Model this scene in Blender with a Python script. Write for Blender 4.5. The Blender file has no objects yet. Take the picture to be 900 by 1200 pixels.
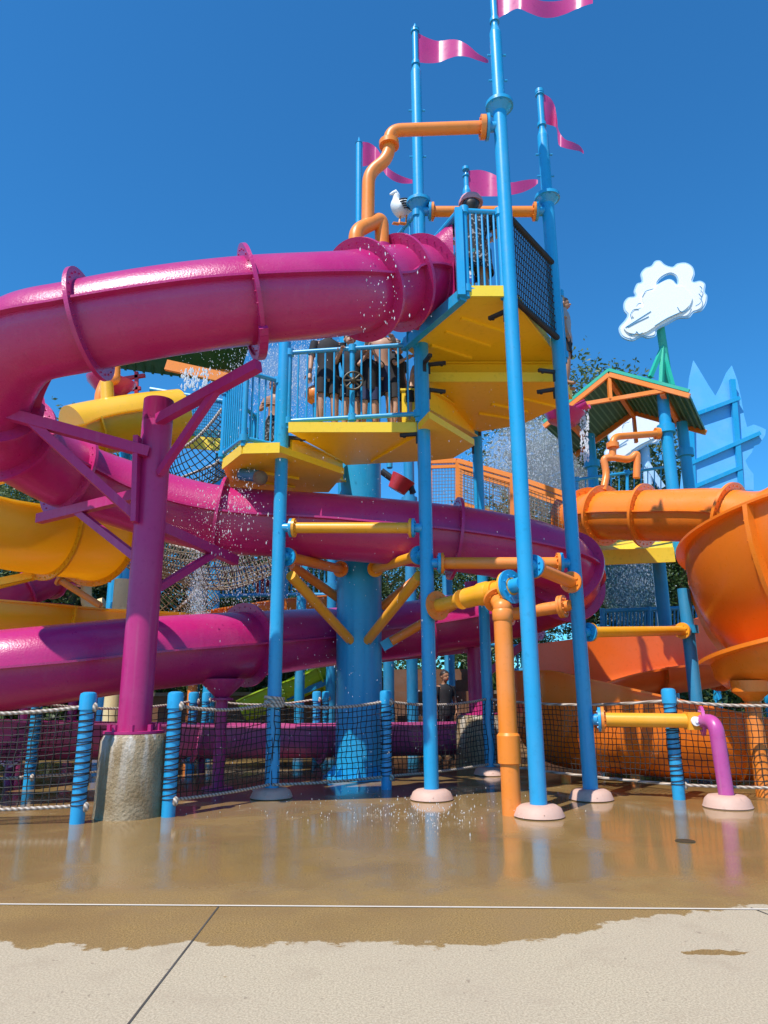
import bpy, bmesh, math, random
from mathutils import Vector as V, Matrix, Quaternion
random.seed(7)
sc = bpy.context.scene
COL = sc.collection
PI = math.pi
R_ = math.radians

# ------------------------------------------------------------------ camera
F, CX, CY = 832.0, 450.0, 600.0           # focal length and centre of the 900x1200 photograph
PITCH, ROLL, EYE = 14.2, 0.4, 1.3
CAM_ROT = Matrix.Rotation(R_(90 + PITCH), 3, 'X') @ Matrix.Rotation(R_(-ROLL), 3, 'Z')
cam_d = bpy.data.cameras.new('camera')
cam = bpy.data.objects.new('camera', cam_d)
COL.objects.link(cam)
cam.location = (0, 0, EYE)
cam.rotation_euler = CAM_ROT.to_euler()
cam_d.sensor_fit = 'VERTICAL'
cam_d.sensor_height = 36.0
cam_d.lens = F / 1200 * 36
cam_d.clip_end = 2000
sc.camera = cam

def ray(px, py):
    return CAM_ROT @ V(((px - CX) / F, (CY - py) / F, -1))
def P(px, py, d):                          # surveyed point at ground distance d
    r = ray(px, py); t = d / r.y
    return V((r.x * t, d, EYE + r.z * t))
def G(px, py, z=0.0):                      # surveyed point at height z
    r = ray(px, py); t = (z - EYE) / r.z
    return V((r.x * t, r.y * t, z))
def proj(p):
    q = CAM_ROT.transposed() @ (V(p) - V((0, 0, EYE)))
    return (CX + F * q.x / -q.z, CY - F * q.y / -q.z)

# ------------------------------------------------------------------ materials
def nd(nt, kind, **kw):
    n = nt.nodes.new(kind)
    for k, v in kw.items():
        setattr(n, k, v)
    return n
def mth(nt, op, a, b=None, clamp=False):
    n = nt.nodes.new('ShaderNodeMath'); n.operation = op; n.use_clamp = clamp
    for i, v in enumerate((a, b)):
        if v is None: continue
        if isinstance(v, (int, float)): n.inputs[i].default_value = v
        else: nt.links.new(v, n.inputs[i])
    return n.outputs[0]
def mixc(nt, f, a, b):
    n = nt.nodes.new('ShaderNodeMix'); n.data_type = 'RGBA'
    if isinstance(f, (int, float)): n.inputs[0].default_value = f
    else: nt.links.new(f, n.inputs[0])
    for i, v in ((6, a), (7, b)):
        if isinstance(v, (tuple, list)): n.inputs[i].default_value = (*v[:3], 1)
        else: nt.links.new(v, n.inputs[i])
    return n.outputs[2]
def noise(nt, vec, scale, detail=3.0, rough=0.55, out='Fac'):
    n = nt.nodes.new('ShaderNodeTexNoise')
    n.inputs['Scale'].default_value = scale; n.inputs['Detail'].default_value = detail
    n.inputs['Roughness'].default_value = rough
    if vec is not None: nt.links.new(vec, n.inputs['Vector'])
    return n.outputs[out]
def ramp(nt, fac, lo, hi):
    n = nt.nodes.new('ShaderNodeMapRange'); n.clamp = True
    n.inputs[1].default_value = lo; n.inputs[2].default_value = hi
    nt.links.new(fac, n.inputs[0])
    return n.outputs[0]
def new_mat(name):
    m = bpy.data.materials.new(name); m.use_nodes = True
    nt = m.node_tree
    return m, nt, nt.nodes['Principled BSDF']

def paint(name, col, rough=0.35, fade=0.12, bump=0.0, bscale=60, spec=0.5, metal=0.0, dirt=0.25, streak=0.0, coat=0.0):
    """worn coloured paint or gelcoat: chalky fading, grime blotches, orange peel"""
    m, nt, b = new_mat(name)
    co = nd(nt, 'ShaderNodeNewGeometry').outputs['Position']
    n1 = noise(nt, co, 1.7, 4); n2 = noise(nt, co, 14, 5, 0.65)
    light = tuple(min(1, c + (0.75 - c) * fade * 0.5) for c in col)
    dark = tuple(c * (1 - dirt) for c in col)
    c1 = mixc(nt, ramp(nt, n1, 0.42, 0.72), col, light)
    c2 = mixc(nt, mth(nt, 'MULTIPLY', ramp(nt, n2, 0.55, 0.78), 0.7), c1, dark)
    if streak:
        mp = nd(nt, 'ShaderNodeMapping'); mp.inputs['Scale'].default_value = (9, 9, 0.5)
        nt.links.new(co, mp.inputs['Vector'])
        n3 = noise(nt, mp.outputs[0], 1.5, 4)
        c2 = mixc(nt, mth(nt, 'MULTIPLY', ramp(nt, n3, 0.56, 0.75), streak), c2, tuple(0.5 * c + 0.28 for c in col))
    nt.links.new(c2, b.inputs['Base Color'])
    nt.links.new(mth(nt, 'ADD', mth(nt, 'MULTIPLY', n2, 0.25), rough - 0.12), b.inputs['Roughness'])
    b.inputs['Specular IOR Level'].default_value = spec
    b.inputs['Metallic'].default_value = metal
    b.inputs['Coat Weight'].default_value = coat
    b.inputs['Coat Roughness'].default_value = 0.12
    if bump:
        bp = nd(nt, 'ShaderNodeBump'); bp.inputs['Strength'].default_value = bump; bp.inputs['Distance'].default_value = 0.01
        nt.links.new(noise(nt, co, bscale, 3), bp.inputs['Height']); nt.links.new(bp.outputs[0], b.inputs['Normal'])
    return m

MAGENTA = paint('magenta fibreglass', (0.47, 0.014, 0.150), 0.31, 0.06, 0.35, 45, dirt=0.2, streak=0.06, coat=0.25)
MAG_STEEL = paint('magenta painted steel', (0.44, 0.014, 0.155), 0.38, 0.05, 0.06, 90, dirt=0.25, streak=0.12)
PINK = paint('faded pink fibreglass', (0.62, 0.10, 0.30), 0.4, 0.2, 0.2, 40)
FLAGP = paint('flag pink plastic', (0.52, 0.045, 0.21), 0.3, 0.08, 0)
BLUE = paint('sky blue painted steel', (0.013, 0.325, 0.63), 0.34, 0.05, 0.05, 90, dirt=0.28, streak=0.14, coat=0.2)
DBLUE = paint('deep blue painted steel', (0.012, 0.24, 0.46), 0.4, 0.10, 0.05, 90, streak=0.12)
YELLOW = paint('yellow deck paint', (0.95, 0.60, 0.015), 0.42, 0.0, 0.08, 60, dirt=0.22)
LEMON = paint('yellow deck edge', (0.85, 0.60, 0.03), 0.45, 0.05, 0.05, 60, dirt=0.3)
YFIB = paint('yellow fibreglass', (0.82, 0.42, 0.012), 0.33, 0.05, 0.2, 45, dirt=0.25, coat=0.2)
ORANGE = paint('orange painted pipe', (0.82, 0.235, 0.02), 0.38, 0.12, 0.06, 80, dirt=0.28, streak=0.10)
AMBER = paint('amber painted pipe', (0.86, 0.37, 0.014), 0.36, 0.10, 0.06, 80, dirt=0.3, streak=0.08)
OFIB = paint('orange fibreglass', (0.88, 0.215, 0.012), 0.3, 0.03, 0.2, 45, dirt=0.2, coat=0.3)
REDO = paint('red orange fibreglass', (0.85, 0.15, 0.012), 0.33, 0.05, 0.15, 45, dirt=0.2)
def shine_through(m, col, f=0.35):
    nt = m.node_tree; b = nt.nodes['Principled BSDF']
    tr = nd(nt, 'ShaderNodeBsdfTranslucent'); tr.inputs['Color'].default_value = (*col, 1)
    mx = nd(nt, 'ShaderNodeMixShader'); mx.inputs[0].default_value = f
    nt.links.new(b.outputs[0], mx.inputs[1]); nt.links.new(tr.outputs[0], mx.inputs[2])
    nt.links.new(mx.outputs[0], nt.nodes['Material Output'].inputs['Surface']); return m
OTHIN = shine_through(paint('thin orange fibreglass', (0.90, 0.225, 0.014), 0.3, 0.0, 0.15, 45, dirt=0.15, coat=0.25), (0.98, 0.40, 0.05), 0.28)
YTHIN = shine_through(paint('thin yellow fibreglass', (0.88, 0.50, 0.012), 0.33, 0.03, 0.15, 45, dirt=0.15, coat=0.2), (0.98, 0.66, 0.06), 0.40)
GREEN = paint('dark green sheet', (0.012, 0.10, 0.055), 0.45, 0.05)
RIBG = paint('pale green roof rib', (0.10, 0.24, 0.17), 0.5, 0.05)
TEAL = paint('teal painted steel', (0.02, 0.42, 0.28), 0.4, 0.10)
LIME = paint('lime fibreglass', (0.40, 0.62, 0.015), 0.35, 0.08, 0.1)
RED = paint('red plastic', (0.45, 0.014, 0.018), 0.35, 0.08)
WHITEP = paint('white board paint', (0.90, 0.91, 0.92), 0.5, 0.0, dirt=0.05)
CLOUDB = paint('pale blue board paint', (0.42, 0.64, 0.86), 0.5, 0.1, dirt=0.1)
BOARD = paint('light blue sheet board', (0.10, 0.42, 0.80), 0.5, 0.15, dirt=0.15)
BLACK = paint('black rubber', (0.02, 0.02, 0.022), 0.6, 0.03)
NETM = paint('black netting cord', (0.015, 0.014, 0.014), 0.7, 0.02)
STEEL = paint('galvanised steel', (0.45, 0.45, 0.46), 0.35, 0.1, metal=0.8)
COVER = paint('pale pink footing cover', (0.58, 0.37, 0.29), 0.6, 0.15, 0.2, 30, dirt=0.35)
STUCCO = paint('white stucco', (0.72, 0.71, 0.68), 0.8, 0.0, 0.4, 30)
PURPLEP = paint('orchid painted pipe', (0.48, 0.07, 0.30), 0.35, 0.15, 0.05, streak=0.25)
BROWN = paint('brown weathered panel', (0.16, 0.07, 0.03), 0.6, 0.1, 0.2)
BRONZE = paint('dark bronze wheel', (0.05, 0.038, 0.015), 0.5, 0.05)
CREAM = paint('cream painted post', (0.70, 0.56, 0.30), 0.5, 0.1)
SKIN = paint('skin', (0.52, 0.29, 0.19), 0.5, 0.06, dirt=0.12)
SKIN2 = paint('tanned skin', (0.36, 0.18, 0.10), 0.5, 0.05, dirt=0.12)
HAIRD = paint('dark brown hair', (0.025, 0.015, 0.01), 0.5, 0.04)
HAIRB = paint('brown hair', (0.09, 0.045, 0.02), 0.5, 0.04)
CLOTHK = paint('black cloth', (0.018, 0.018, 0.022), 0.85, 0.03)
CLOTHN = paint('navy cloth', (0.02, 0.03, 0.09), 0.85, 0.03)
CLOTHT = paint('teal cloth', (0.02, 0.30, 0.36), 0.85, 0.05)
CLOTHR = paint('red cloth', (0.45, 0.03, 0.03), 0.85, 0.05)
CLOTHG = paint('grey cloth', (0.30, 0.30, 0.32), 0.85, 0.05)
VISOR = paint('faded pink cloth', (0.55, 0.25, 0.28), 0.8, 0.1)
BIRDW = paint('white sculpted plastic', (0.72, 0.76, 0.76), 0.5, 0.0)
LEAF1 = None

def two_tone(name, a, b_, scale, lo=0.45, hi=0.55):
    m, nt, b = new_mat(name)
    co = nd(nt, 'ShaderNodeNewGeometry').outputs['Position']
    nt.links.new(mixc(nt, ramp(nt, noise(nt, co, scale, 2), lo, hi), a, b_), b.inputs['Base Color'])
    b.inputs['Roughness'].default_value = 0.85
    return m
PATTERN = two_tone('blue and white print cloth', (0.02, 0.07, 0.42), (0.75, 0.77, 0.8), 14, 0.52, 0.56)
PATTERNK = two_tone('black print cloth', (0.015, 0.016, 0.02), (0.22, 0.23, 0.25), 22, 0.55, 0.6)
STRIPE = two_tone('streaked drape', (0.015, 0.016, 0.02), (0.30, 0.31, 0.33), 26, 0.56, 0.62)

def leaf_mat(name, a, b_):
    m, nt, b = new_mat(name)
    co = nd(nt, 'ShaderNodeNewGeometry').outputs['Position']
    c = mixc(nt, ramp(nt, noise(nt, co, 0.9, 3), 0.35, 0.65), a, b_)
    c = mixc(nt, mth(nt, 'MULTIPLY', ramp(nt, noise(nt, co, 9, 2), 0.5, 0.7), 0.6), c, tuple(min(1, 1.7 * x + .01) for x in b_))
    nt.links.new(c, b.inputs['Base Color'])
    b.inputs['Roughness'].default_value = 0.5
    b.inputs['Subsurface Weight'].default_value = 0.0
    tr = nd(nt, 'ShaderNodeBsdfTranslucent'); nt.links.new(c, tr.inputs['Color'])
    mx = nd(nt, 'ShaderNodeMixShader'); mx.inputs[0].default_value = 0.35
    nt.links.new(b.outputs[0], mx.inputs[1]); nt.links.new(tr.outputs[0], mx.inputs[2])
    nt.links.new(mx.outputs[0], nt.nodes['Material Output'].inputs['Surface'])
    return m
LEAFA = leaf_mat('foliage deep', (0.03, 0.065, 0.016), (0.07, 0.12, 0.03))
LEAFB = leaf_mat('foliage olive', (0.06, 0.10, 0.03), (0.13, 0.175, 0.06))
BARK = paint('bark', (0.12, 0.08, 0.05), 0.9, 0.1, 0.5, 20)

def rope_mat():
    m, nt, b = new_mat('twisted white rope')
    tc = nd(nt, 'ShaderNodeNewGeometry').outputs['Position']
    w = nd(nt, 'ShaderNodeTexWave'); w.bands_direction = 'DIAGONAL'; w.inputs['Scale'].default_value = 9
    w.inputs['Distortion'].default_value = 0.6
    nt.links.new(tc, w.inputs['Vector'])
    c = mixc(nt, w.outputs['Fac'], (0.26, 0.19, 0.14), (0.62, 0.54, 0.46))
    nt.links.new(c, b.inputs['Base Color']); b.inputs['Roughness'].default_value = 0.85
    bp = nd(nt, 'ShaderNodeBump'); bp.inputs['Strength'].default_value = 0.8; bp.inputs['Distance'].default_value = 0.01
    nt.links.new(w.outputs['Fac'], bp.inputs['Height']); nt.links.new(bp.outputs[0], b.inputs['Normal'])
    return m
ROPE = rope_mat()

def concrete_pier_mat():
    m, nt, b = new_mat('stained wet concrete pier')
    co = nd(nt, 'ShaderNodeNewGeometry').outputs['Position']
    c = mixc(nt, ramp(nt, noise(nt, co, 3, 5), 0.35, 0.7), (0.25, 0.165, 0.075), (0.40, 0.31, 0.19))
    c = mixc(nt, mth(nt, 'MULTIPLY', ramp(nt, noise(nt, co, 60, 3), 0.5, 0.75), 0.6), c, (0.10, 0.07, 0.04))
    mp = nd(nt, 'ShaderNodeMapping'); mp.inputs['Scale'].default_value = (7, 7, 0.9)
    nt.links.new(co, mp.inputs['Vector'])
    st = ramp(nt, noise(nt, mp.outputs[0], 1.0, 5), 0.50, 0.60)
    sx = nd(nt, 'ShaderNodeSeparateXYZ'); nt.links.new(co, sx.inputs[0])
    st = mth(nt, 'MULTIPLY', st, ramp(nt, sx.outputs[2], 0.15, 0.75))
    c = mixc(nt, mth(nt, 'MULTIPLY', st, 0.6), c, (0.62, 0.58, 0.52))
    nt.links.new(c, b.inputs['Base Color']); b.inputs['Roughness'].default_value = 0.45
    bp = nd(nt, 'ShaderNodeBump'); bp.inputs['Strength'].default_value = 0.7; bp.inputs['Distance'].default_value = 0.02
    nt.links.new(noise(nt, co, 30, 5), bp.inputs['Height']); nt.links.new(bp.outputs[0], b.inputs['Normal'])
    return m
PIERM = concrete_pier_mat()

def droplet_mat():
    m, nt, b = new_mat('water drops')
    b.inputs['Base Color'].default_value = (0.95, 0.97, 0.98, 1)
    b.inputs['Roughness'].default_value = 0.25
    tr = nd(nt, 'ShaderNodeBsdfTranslucent'); tr.inputs['Color'].default_value = (0.97, 0.98, 1, 1)
    mx = nd(nt, 'ShaderNodeMixShader'); mx.inputs[0].default_value = 0.45
    nt.links.new(b.outputs[0], mx.inputs[1]); nt.links.new(tr.outputs[0], mx.inputs[2])
    nt.links.new(mx.outputs[0], nt.nodes['Material Output'].inputs['Surface'])
    return m
WATER = droplet_mat()

def ground_mat():
    m, nt, b = new_mat('exposed aggregate concrete wet and dry')
    co = nd(nt, 'ShaderNodeNewGeometry').outputs['Position']
    s = nd(nt, 'ShaderNodeSeparateXYZ'); nt.links.new(co, s.inputs[0])
    X, Y = s.outputs[0], s.outputs[1]
    fine = noise(nt, co, 95, 4, 0.8); med = noise(nt, co, 30, 5, 0.7); big = noise(nt, co, 0.8, 4); mid = noise(nt, co, 3.2, 5, 0.6)
    dry = mixc(nt, ramp(nt, fine, 0.40, 0.62), (0.32, 0.263, 0.178), (0.57, 0.482, 0.335))
    dry = mixc(nt, mth(nt, 'MULTIPLY', ramp(nt, med, 0.58, 0.78), 0.45), dry, (0.30, 0.24, 0.19))
    dry = mixc(nt, mth(nt, 'MULTIPLY', ramp(nt, big, 0.35, 0.7), 0.4), dry, (0.40, 0.325, 0.24))
    dry = mixc(nt, mth(nt, 'MULTIPLY', ramp(nt, mid, 0.55, 0.75), 0.35), dry, (0.30, 0.23, 0.155))
    dry = mixc(nt, mth(nt, 'MULTIPLY', mth(nt, 'GREATER_THAN', noise(nt, co, 23, 2), 0.71), 0.5), dry, (0.16, 0.12, 0.085))
    wet = mixc(nt, ramp(nt, fine, 0.40, 0.62), (0.145, 0.090, 0.030), (0.42, 0.275, 0.105))
    wet = mixc(nt, mth(nt, 'MULTIPLY', ramp(nt, mid, 0.35, 0.7), 0.55), wet, (0.25, 0.165, 0.075))
    wet = mixc(nt, mth(nt, 'MULTIPLY', ramp(nt, big, 0.5, 0.75), 0.5), wet, (0.16, 0.088, 0.028))
    # ragged front of the wet area
    cx = nd(nt, 'ShaderNodeCombineXYZ'); nt.links.new(X, cx.inputs[0])
    e1 = noise(nt, cx.outputs[0], 1.1, 2); e2 = noise(nt, co, 5.0, 7, 0.68)
    edge = mth(nt, 'ADD', mth(nt, 'MULTIPLY', mth(nt, 'SUBTRACT', e1, 0.5), 0.55), mth(nt, 'MULTIPLY', mth(nt, 'SUBTRACT', e2, 0.5), 0.5))
    edge = mth(nt, 'ADD', edge, 4.23)
    edge = mth(nt, 'ADD', edge, mth(nt, 'MULTIPLY', ramp(nt, X, 0.75, 2.1), 0.62))
    edge = mth(nt, 'ADD', edge, mth(nt, 'MULTIPLY', ramp(nt, X, 2.0, 3.2), 0.22))
    wm = ramp(nt, mth(nt, 'SUBTRACT', Y, edge), -0.012, 0.012)
    # one splash that lies apart on the dry slab
    dx = mth(nt, 'DIVIDE', mth(nt, 'SUBTRACT', X, 1.66), 0.20); dy = mth(nt, 'DIVIDE', mth(nt, 'SUBTRACT', Y, 4.06), 0.05)
    rr = mth(nt, 'ADD', mth(nt, 'MULTIPLY', dx, dx), mth(nt, 'MULTIPLY', dy, dy))
    rr = mth(nt, 'ADD', rr, mth(nt, 'MULTIPLY', mth(nt, 'SUBTRACT', e2, 0.5), 3.5))
    isl = mth(nt, 'LESS_THAN', rr, 0.75)
    dots = mth(nt, 'GREATER_THAN', noise(nt, co, 11, 2), 0.765)
    wm = mth(nt, 'MAXIMUM', wm, mth(nt, 'MAXIMUM', isl, dots))
    # standing film beyond the joint
    film = ramp(nt, mth(nt, 'ADD', Y, mth(nt, 'MULTIPLY', mth(nt, 'SUBTRACT', mid, 0.5), 1.3)), 4.9, 5.7)
    film = mth(nt, 'MULTIPLY', film, wm)
    puddle = ramp(nt, noise(nt, co, 0.9, 3), 0.36, 0.50)
    film2 = mth(nt, 'MULTIPLY', film, puddle)
    c = mixc(nt, wm, dry, wet)
    crust = mth(nt, 'MULTIPLY', mth(nt, 'MULTIPLY', ramp(nt, noise(nt, co, 1.9, 5, 0.7), 0.58, 0.66), ramp(nt, Y, 7.6, 8.6)), 0.6)
    c = mixc(nt, crust, c, (0.42, 0.33, 0.20))
    nt.links.new(c, b.inputs['Base Color'])
    r = mth(nt, 'SUBTRACT', 0.85, mth(nt, 'MULTIPLY', wm, 0.33))
    r = mth(nt, 'SUBTRACT', r, mth(nt, 'MULTIPLY', film, 0.22))
    r = mth(nt, 'SUBTRACT', r, mth(nt, 'MULTIPLY', film2, 0.22))
    nt.links.new(r, b.inputs['Roughness'])
    nt.links.new(mth(nt, 'ADD', 0.2, mth(nt, 'MULTIPLY', film, 0.25)), b.inputs['Specular IOR Level'])
    bp = nd(nt, 'ShaderNodeBump'); bp.inputs['Distance'].default_value = 0.006
    nt.links.new(mth(nt, 'SUBTRACT', 0.22, mth(nt, 'MULTIPLY', film2, 0.16)), bp.inputs['Strength'])
    nt.links.new(mth(nt, 'ADD', mth(nt, 'MULTIPLY', fine, 0.5), mth(nt, 'MULTIPLY', noise(nt, co, 12, 2), 0.5)), bp.inputs['Height'])
    nt.links.new(bp.outputs[0], b.inputs['Normal'])
    return m

# ------------------------------------------------------------------ mesh building
def frame_of(t, up=V((0, 0, 1))):
    t = t.normalized()
    if abs(t.dot(up)) > 0.985: up = V((0, 1, 0))
    s = t.cross(up).normalized()
    return s, s.cross(t).normalized()
def catmull(pts, n=10):
    pts = [V(p) for p in pts]; out = []
    q = [2 * pts[0] - pts[1]] + pts + [2 * pts[-1] - pts[-2]]
    for i in range(1, len(q) - 2):
        p0, p1, p2, p3 = q[i - 1:i + 3]
        for k in range(n):
            t = k / n
            out.append(0.5 * (2 * p1 + (p2 - p0) * t + (2 * p0 - 5 * p1 + 4 * p2 - p3) * t * t + (3 * p1 - p0 - 3 * p2 + p3) * t ** 3))
    out.append(pts[-1].copy())
    return out
def fillet(pts, r, n=6):
    """polyline with rounded corners: a bent pipe"""
    pts = [V(p) for p in pts]; out = [pts[0]]
    for a, b, c in zip(pts, pts[1:], pts[2:]):
        u = (a - b); w = (c - b)
        d = min(r, u.length * 0.45, w.length * 0.45)
        p, q = b + u.normalized() * d, b + w.normalized() * d
        for k in range(n + 1):
            t = k / n
            out.append((1 - t) ** 2 * p + 2 * t * (1 - t) * b + t * t * q)
    out.append(pts[-1])
    return out

class MB:
    def __init__(s): s.v = []; s.f = []
    def add(s, vs, fs):
        o = len(s.v); s.v += [V(x) for x in vs]; s.f += [tuple(i + o for i in f) for f in fs]
        return s
    def tube(s, path, r, n=14, caps=True, closed=False):
        path = [V(p) for p in path]; m = len(path)
        rs = r if isinstance(r, (list, tuple)) else [r] * m
        T = []
        for i in range(m):
            a = path[(i - 1) % m] if (closed or i) else path[0]
            b = path[(i + 1) % m] if (closed or i < m - 1) else path[-1]
            d = b - a
            T.append(d.normalized() if d.length > 1e-9 else V((0, 0, 1)))
        u = frame_of(T[0])[0]; vs = []
        for i in range(m):
            u = (u - T[i] * u.dot(T[i]))
            u = u.normalized() if u.length > 1e-6 else frame_of(T[i])[0]
            w = T[i].cross(u)
            for k in range(n):
                a = 2 * PI * k / n
                vs.append(path[i] + (u * math.cos(a) + w * math.sin(a)) * rs[i])
        fs = []
        for i in range(m if closed else m - 1):
            j = (i + 1) % m
            for k in range(n):
                l = (k + 1) % n
                fs.append((i * n + k, i * n + l, j * n + l, j * n + k))
        if caps and not closed:
            fs.append(tuple(range(n))[::-1]); fs.append(tuple((m - 1) * n + k for k in range(n)))
        return s.add(vs, fs)
    def cyl(s, a, b, r, r2=None, n=16):
        return s.tube([a, b], [r, r if r2 is None else r2], n)
    def lathe(s, prof, c, axis=V((0, 0, 1)), n=24):
        c = V(c); axis = V(axis).normalized(); u, w = frame_of(axis)
        vs = []; fs = []; m = len(prof)
        for r, h in prof:
            for k in range(n):
                a = 2 * PI * k / n
                vs.append(c + axis * h + (u * math.cos(a) + w * math.sin(a)) * r)
        for i in range(m - 1):
            for k in range(n):
                l = (k + 1) % n
                fs.append((i * n + k, i * n + l, (i + 1) * n + l, (i + 1) * n + k))
        if prof[0][0] > 1e-5: fs.append(tuple(range(n))[::-1])
        if prof[-1][0] > 1e-5: fs.append(tuple((m - 1) * n + k for k in range(n)))
        return s.add(vs, fs)
    def ring(s, c, axis, r0, r1, th, n=40, bolts=0, br=0.012):
        s.lathe_closed([(r0, -th / 2), (r1, -th / 2), (r1, th / 2), (r0, th / 2)], c, axis, n)
        if bolts:
            u, w = frame_of(V(axis)); ax = V(axis).normalized(); rm = 0.45 * r0 + 0.55 * r1
            for k in range(bolts):
                a = 2 * PI * (k + .5) / bolts
                q = V(c) + (u * math.cos(a) + w * math.sin(a)) * rm
                s.cyl(q - ax * (th / 2 + br), q + ax * (th / 2 + br), br, n=6)
        return s
    def lathe_closed(s, prof, c, axis, n):
        c = V(c); axis = V(axis).normalized(); u, w = frame_of(axis); m = len(prof); vs = []; fs = []
        for r, h in prof:
            for k in range(n):
                a = 2 * PI * k / n
                vs.append(c + axis * h + (u * math.cos(a) + w * math.sin(a)) * r)
        for i in range(m):
            for k in range(n):
                l = (k + 1) % n; j = (i + 1) % m
                fs.append((i * n + k, i * n + l, j * n + l, j * n + k))
        return s.add(vs, fs)
    def beam(s, a, b, w, h, up=V((0, 0, 1))):
        a, b = V(a), V(b); sd, u = frame_of(b - a, up); vs = []
        for p in (a, b):
            for x, y in ((-1, -1), (1, -1), (1, 1), (-1, 1)):
                vs.append(p + sd * x * w / 2 + u * y * h / 2)
        return s.add(vs, [(3, 2, 1, 0), (4, 5, 6, 7), (0, 1, 5, 4), (1, 2, 6, 5), (2, 3, 7, 6), (3, 0, 4, 7)])
    def box(s, c, x, y, z, rz=0):
        c = V(c); R = Matrix.Rotation(rz, 3, 'Z')
        d = R @ V((0, y / 2, 0))
        return s.beam(c - d, c + d, x, z)
    def prism(s, pts, ext):
        pts = [V(p) for p in pts]; n = len(pts); ext = V(ext)
        vs = pts + [p + ext for p in pts]
        fs = [tuple(range(n))[::-1], tuple(range(n, 2 * n))] + [(i, (i + 1) % n, n + (i + 1) % n, n + i) for i in range(n)]
        return s.add(vs, fs)
    def sphere(s, c, r, n=14, m=10):
        c = V(c); r = V(r) if isinstance(r, (tuple, list)) else V((r, r, r)); vs = [c + V((0, 0, r.z))]; fs = []
        for i in range(1, m):
            t = PI * i / m
            for k in range(n):
                a = 2 * PI * k / n
                vs.append(c + V((r.x * math.sin(t) * math.cos(a), r.y * math.sin(t) * math.sin(a), r.z * math.cos(t))))
        vs.append(c - V((0, 0, r.z))); L = len(vs) - 1
        for k in range(n):
            l = (k + 1) % n
            fs.append((0, 1 + k, 1 + l)); fs.append((L, 1 + (m - 2) * n + l, 1 + (m - 2) * n + k))
            for i in range(m - 2):
                fs.append((1 + i * n + k, 1 + (i + 1) * n + k, 1 + (i + 1) * n + l, 1 + i * n + l))
        return s.add(vs, fs)
    def sweep(s, path, prof, caps=True):
        """closed profile of (side, up) swept along a path, kept upright"""
        path = [V(p) for p in path]; m = len(path); vs = []; fs = []
        pf = prof if callable(prof) else (lambda t: prof)
        n = len(pf(0))
        for i in range(m):
            t = path[min(i + 1, m - 1)] - path[max(i - 1, 0)]
            sd, u = frame_of(t)
            for a, b in pf(i / (m - 1)):
                vs.append(path[i] + sd * a + u * b)
        for i in range(m - 1):
            for k in range(n):
                l = (k + 1) % n
                fs.append((i * n + k, (i + 1) * n + k, (i + 1) * n + l, i * n + l))
        if caps:
            fs.append(tuple(range(n))); fs.append(tuple((m - 1) * n + k for k in range(n))[::-1])
        return s.add(vs, fs)
    def build(s, name, mat, parent=None, at=None, smooth=35):
        o0 = V(at) if at is not None else (parent['_o'] if parent is not None and '_o' in parent else V((0, 0, 0)))
        o0 = V(o0)
        me = bpy.data.meshes.new(name)
        me.from_pydata([tuple(v - o0) for v in s.v], [], s.f)
        bm = bmesh.new(); bm.from_mesh(me); bmesh.ops.recalc_face_normals(bm, faces=bm.faces[:]); bm.to_mesh(me); bm.free()
        me.materials.append(mat)
        if smooth:
            me.shade_smooth(); me.set_sharp_from_angle(angle=R_(smooth))
        o = bpy.data.objects.new(name, me); COL.objects.link(o)
        ORIG[o.name] = o0
        if parent is not None:
            o.parent = parent
            o.location = o0 - ORIG[parent.name]
        else:
            o.location = o0
        return o
ORIG = {}
def tag(o, label, cat, group=None, kind=None):
    o['label'] = label; o['category'] = cat
    if group: o['group'] = group
    if kind: o['kind'] = kind
    return o
def thing(name, label, cat, loc, group=None):
    o = bpy.data.objects.new(name, None); COL.objects.link(o)
    o.empty_display_size = 0.2
    o.location = V(loc); ORIG[o.name] = V(loc)
    return tag(o, label, cat, group)
def part(m, name, mat, parent, smooth=35):
    return m.build(name, mat, parent, at=ORIG[parent.name], smooth=smooth)
def copy_tree(o, parent=None):
    c = o.copy(); COL.objects.link(c)
    if parent is not None: c.parent = parent
    for ch in list(o.children): copy_tree(ch, c)
    return c
Z = V((0, 0, 1))
# ------------------------------------------------------------------ ground
m = MB(); m.add([(-300, -60, 0), (300, -60, 0), (300, 600, 0), (-300, 600, 0)], [(0, 1, 2, 3)])
g = m.build('ground', ground_mat()); g['kind'] = 'structure'
m = MB()
a, b = G(-150, 1059), G(1050, 1067)
m.add([a + V((0, -.012, .004)), b + V((0, -.012, .004)), b + V((0, .012, .004)), a + V((0, .012, .004))], [(0, 1, 2, 3)])
o = m.build('sealed_joint', paint('pale joint sealant', (0.62, 0.56, 0.47), 0.7, 0.1)); o['kind'] = 'structure'
m = MB()
for p, q in ((G(256, 1063), G(120, 1240)), (G(880, 1064), G(1010, 1115))):
    d = (q - p).normalized(); n_ = V((-d.y, d.x, 0)) * 0.005
    m.add([p - n_ + Z * .003, p + n_ + Z * .003, q + n_ + Z * .003, q - n_ + Z * .003], [(0, 1, 2, 3)])
o = m.build('saw_cut_joint', paint('dark joint', (0.06, 0.05, 0.04), 0.9)); o['kind'] = 'structure'

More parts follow.
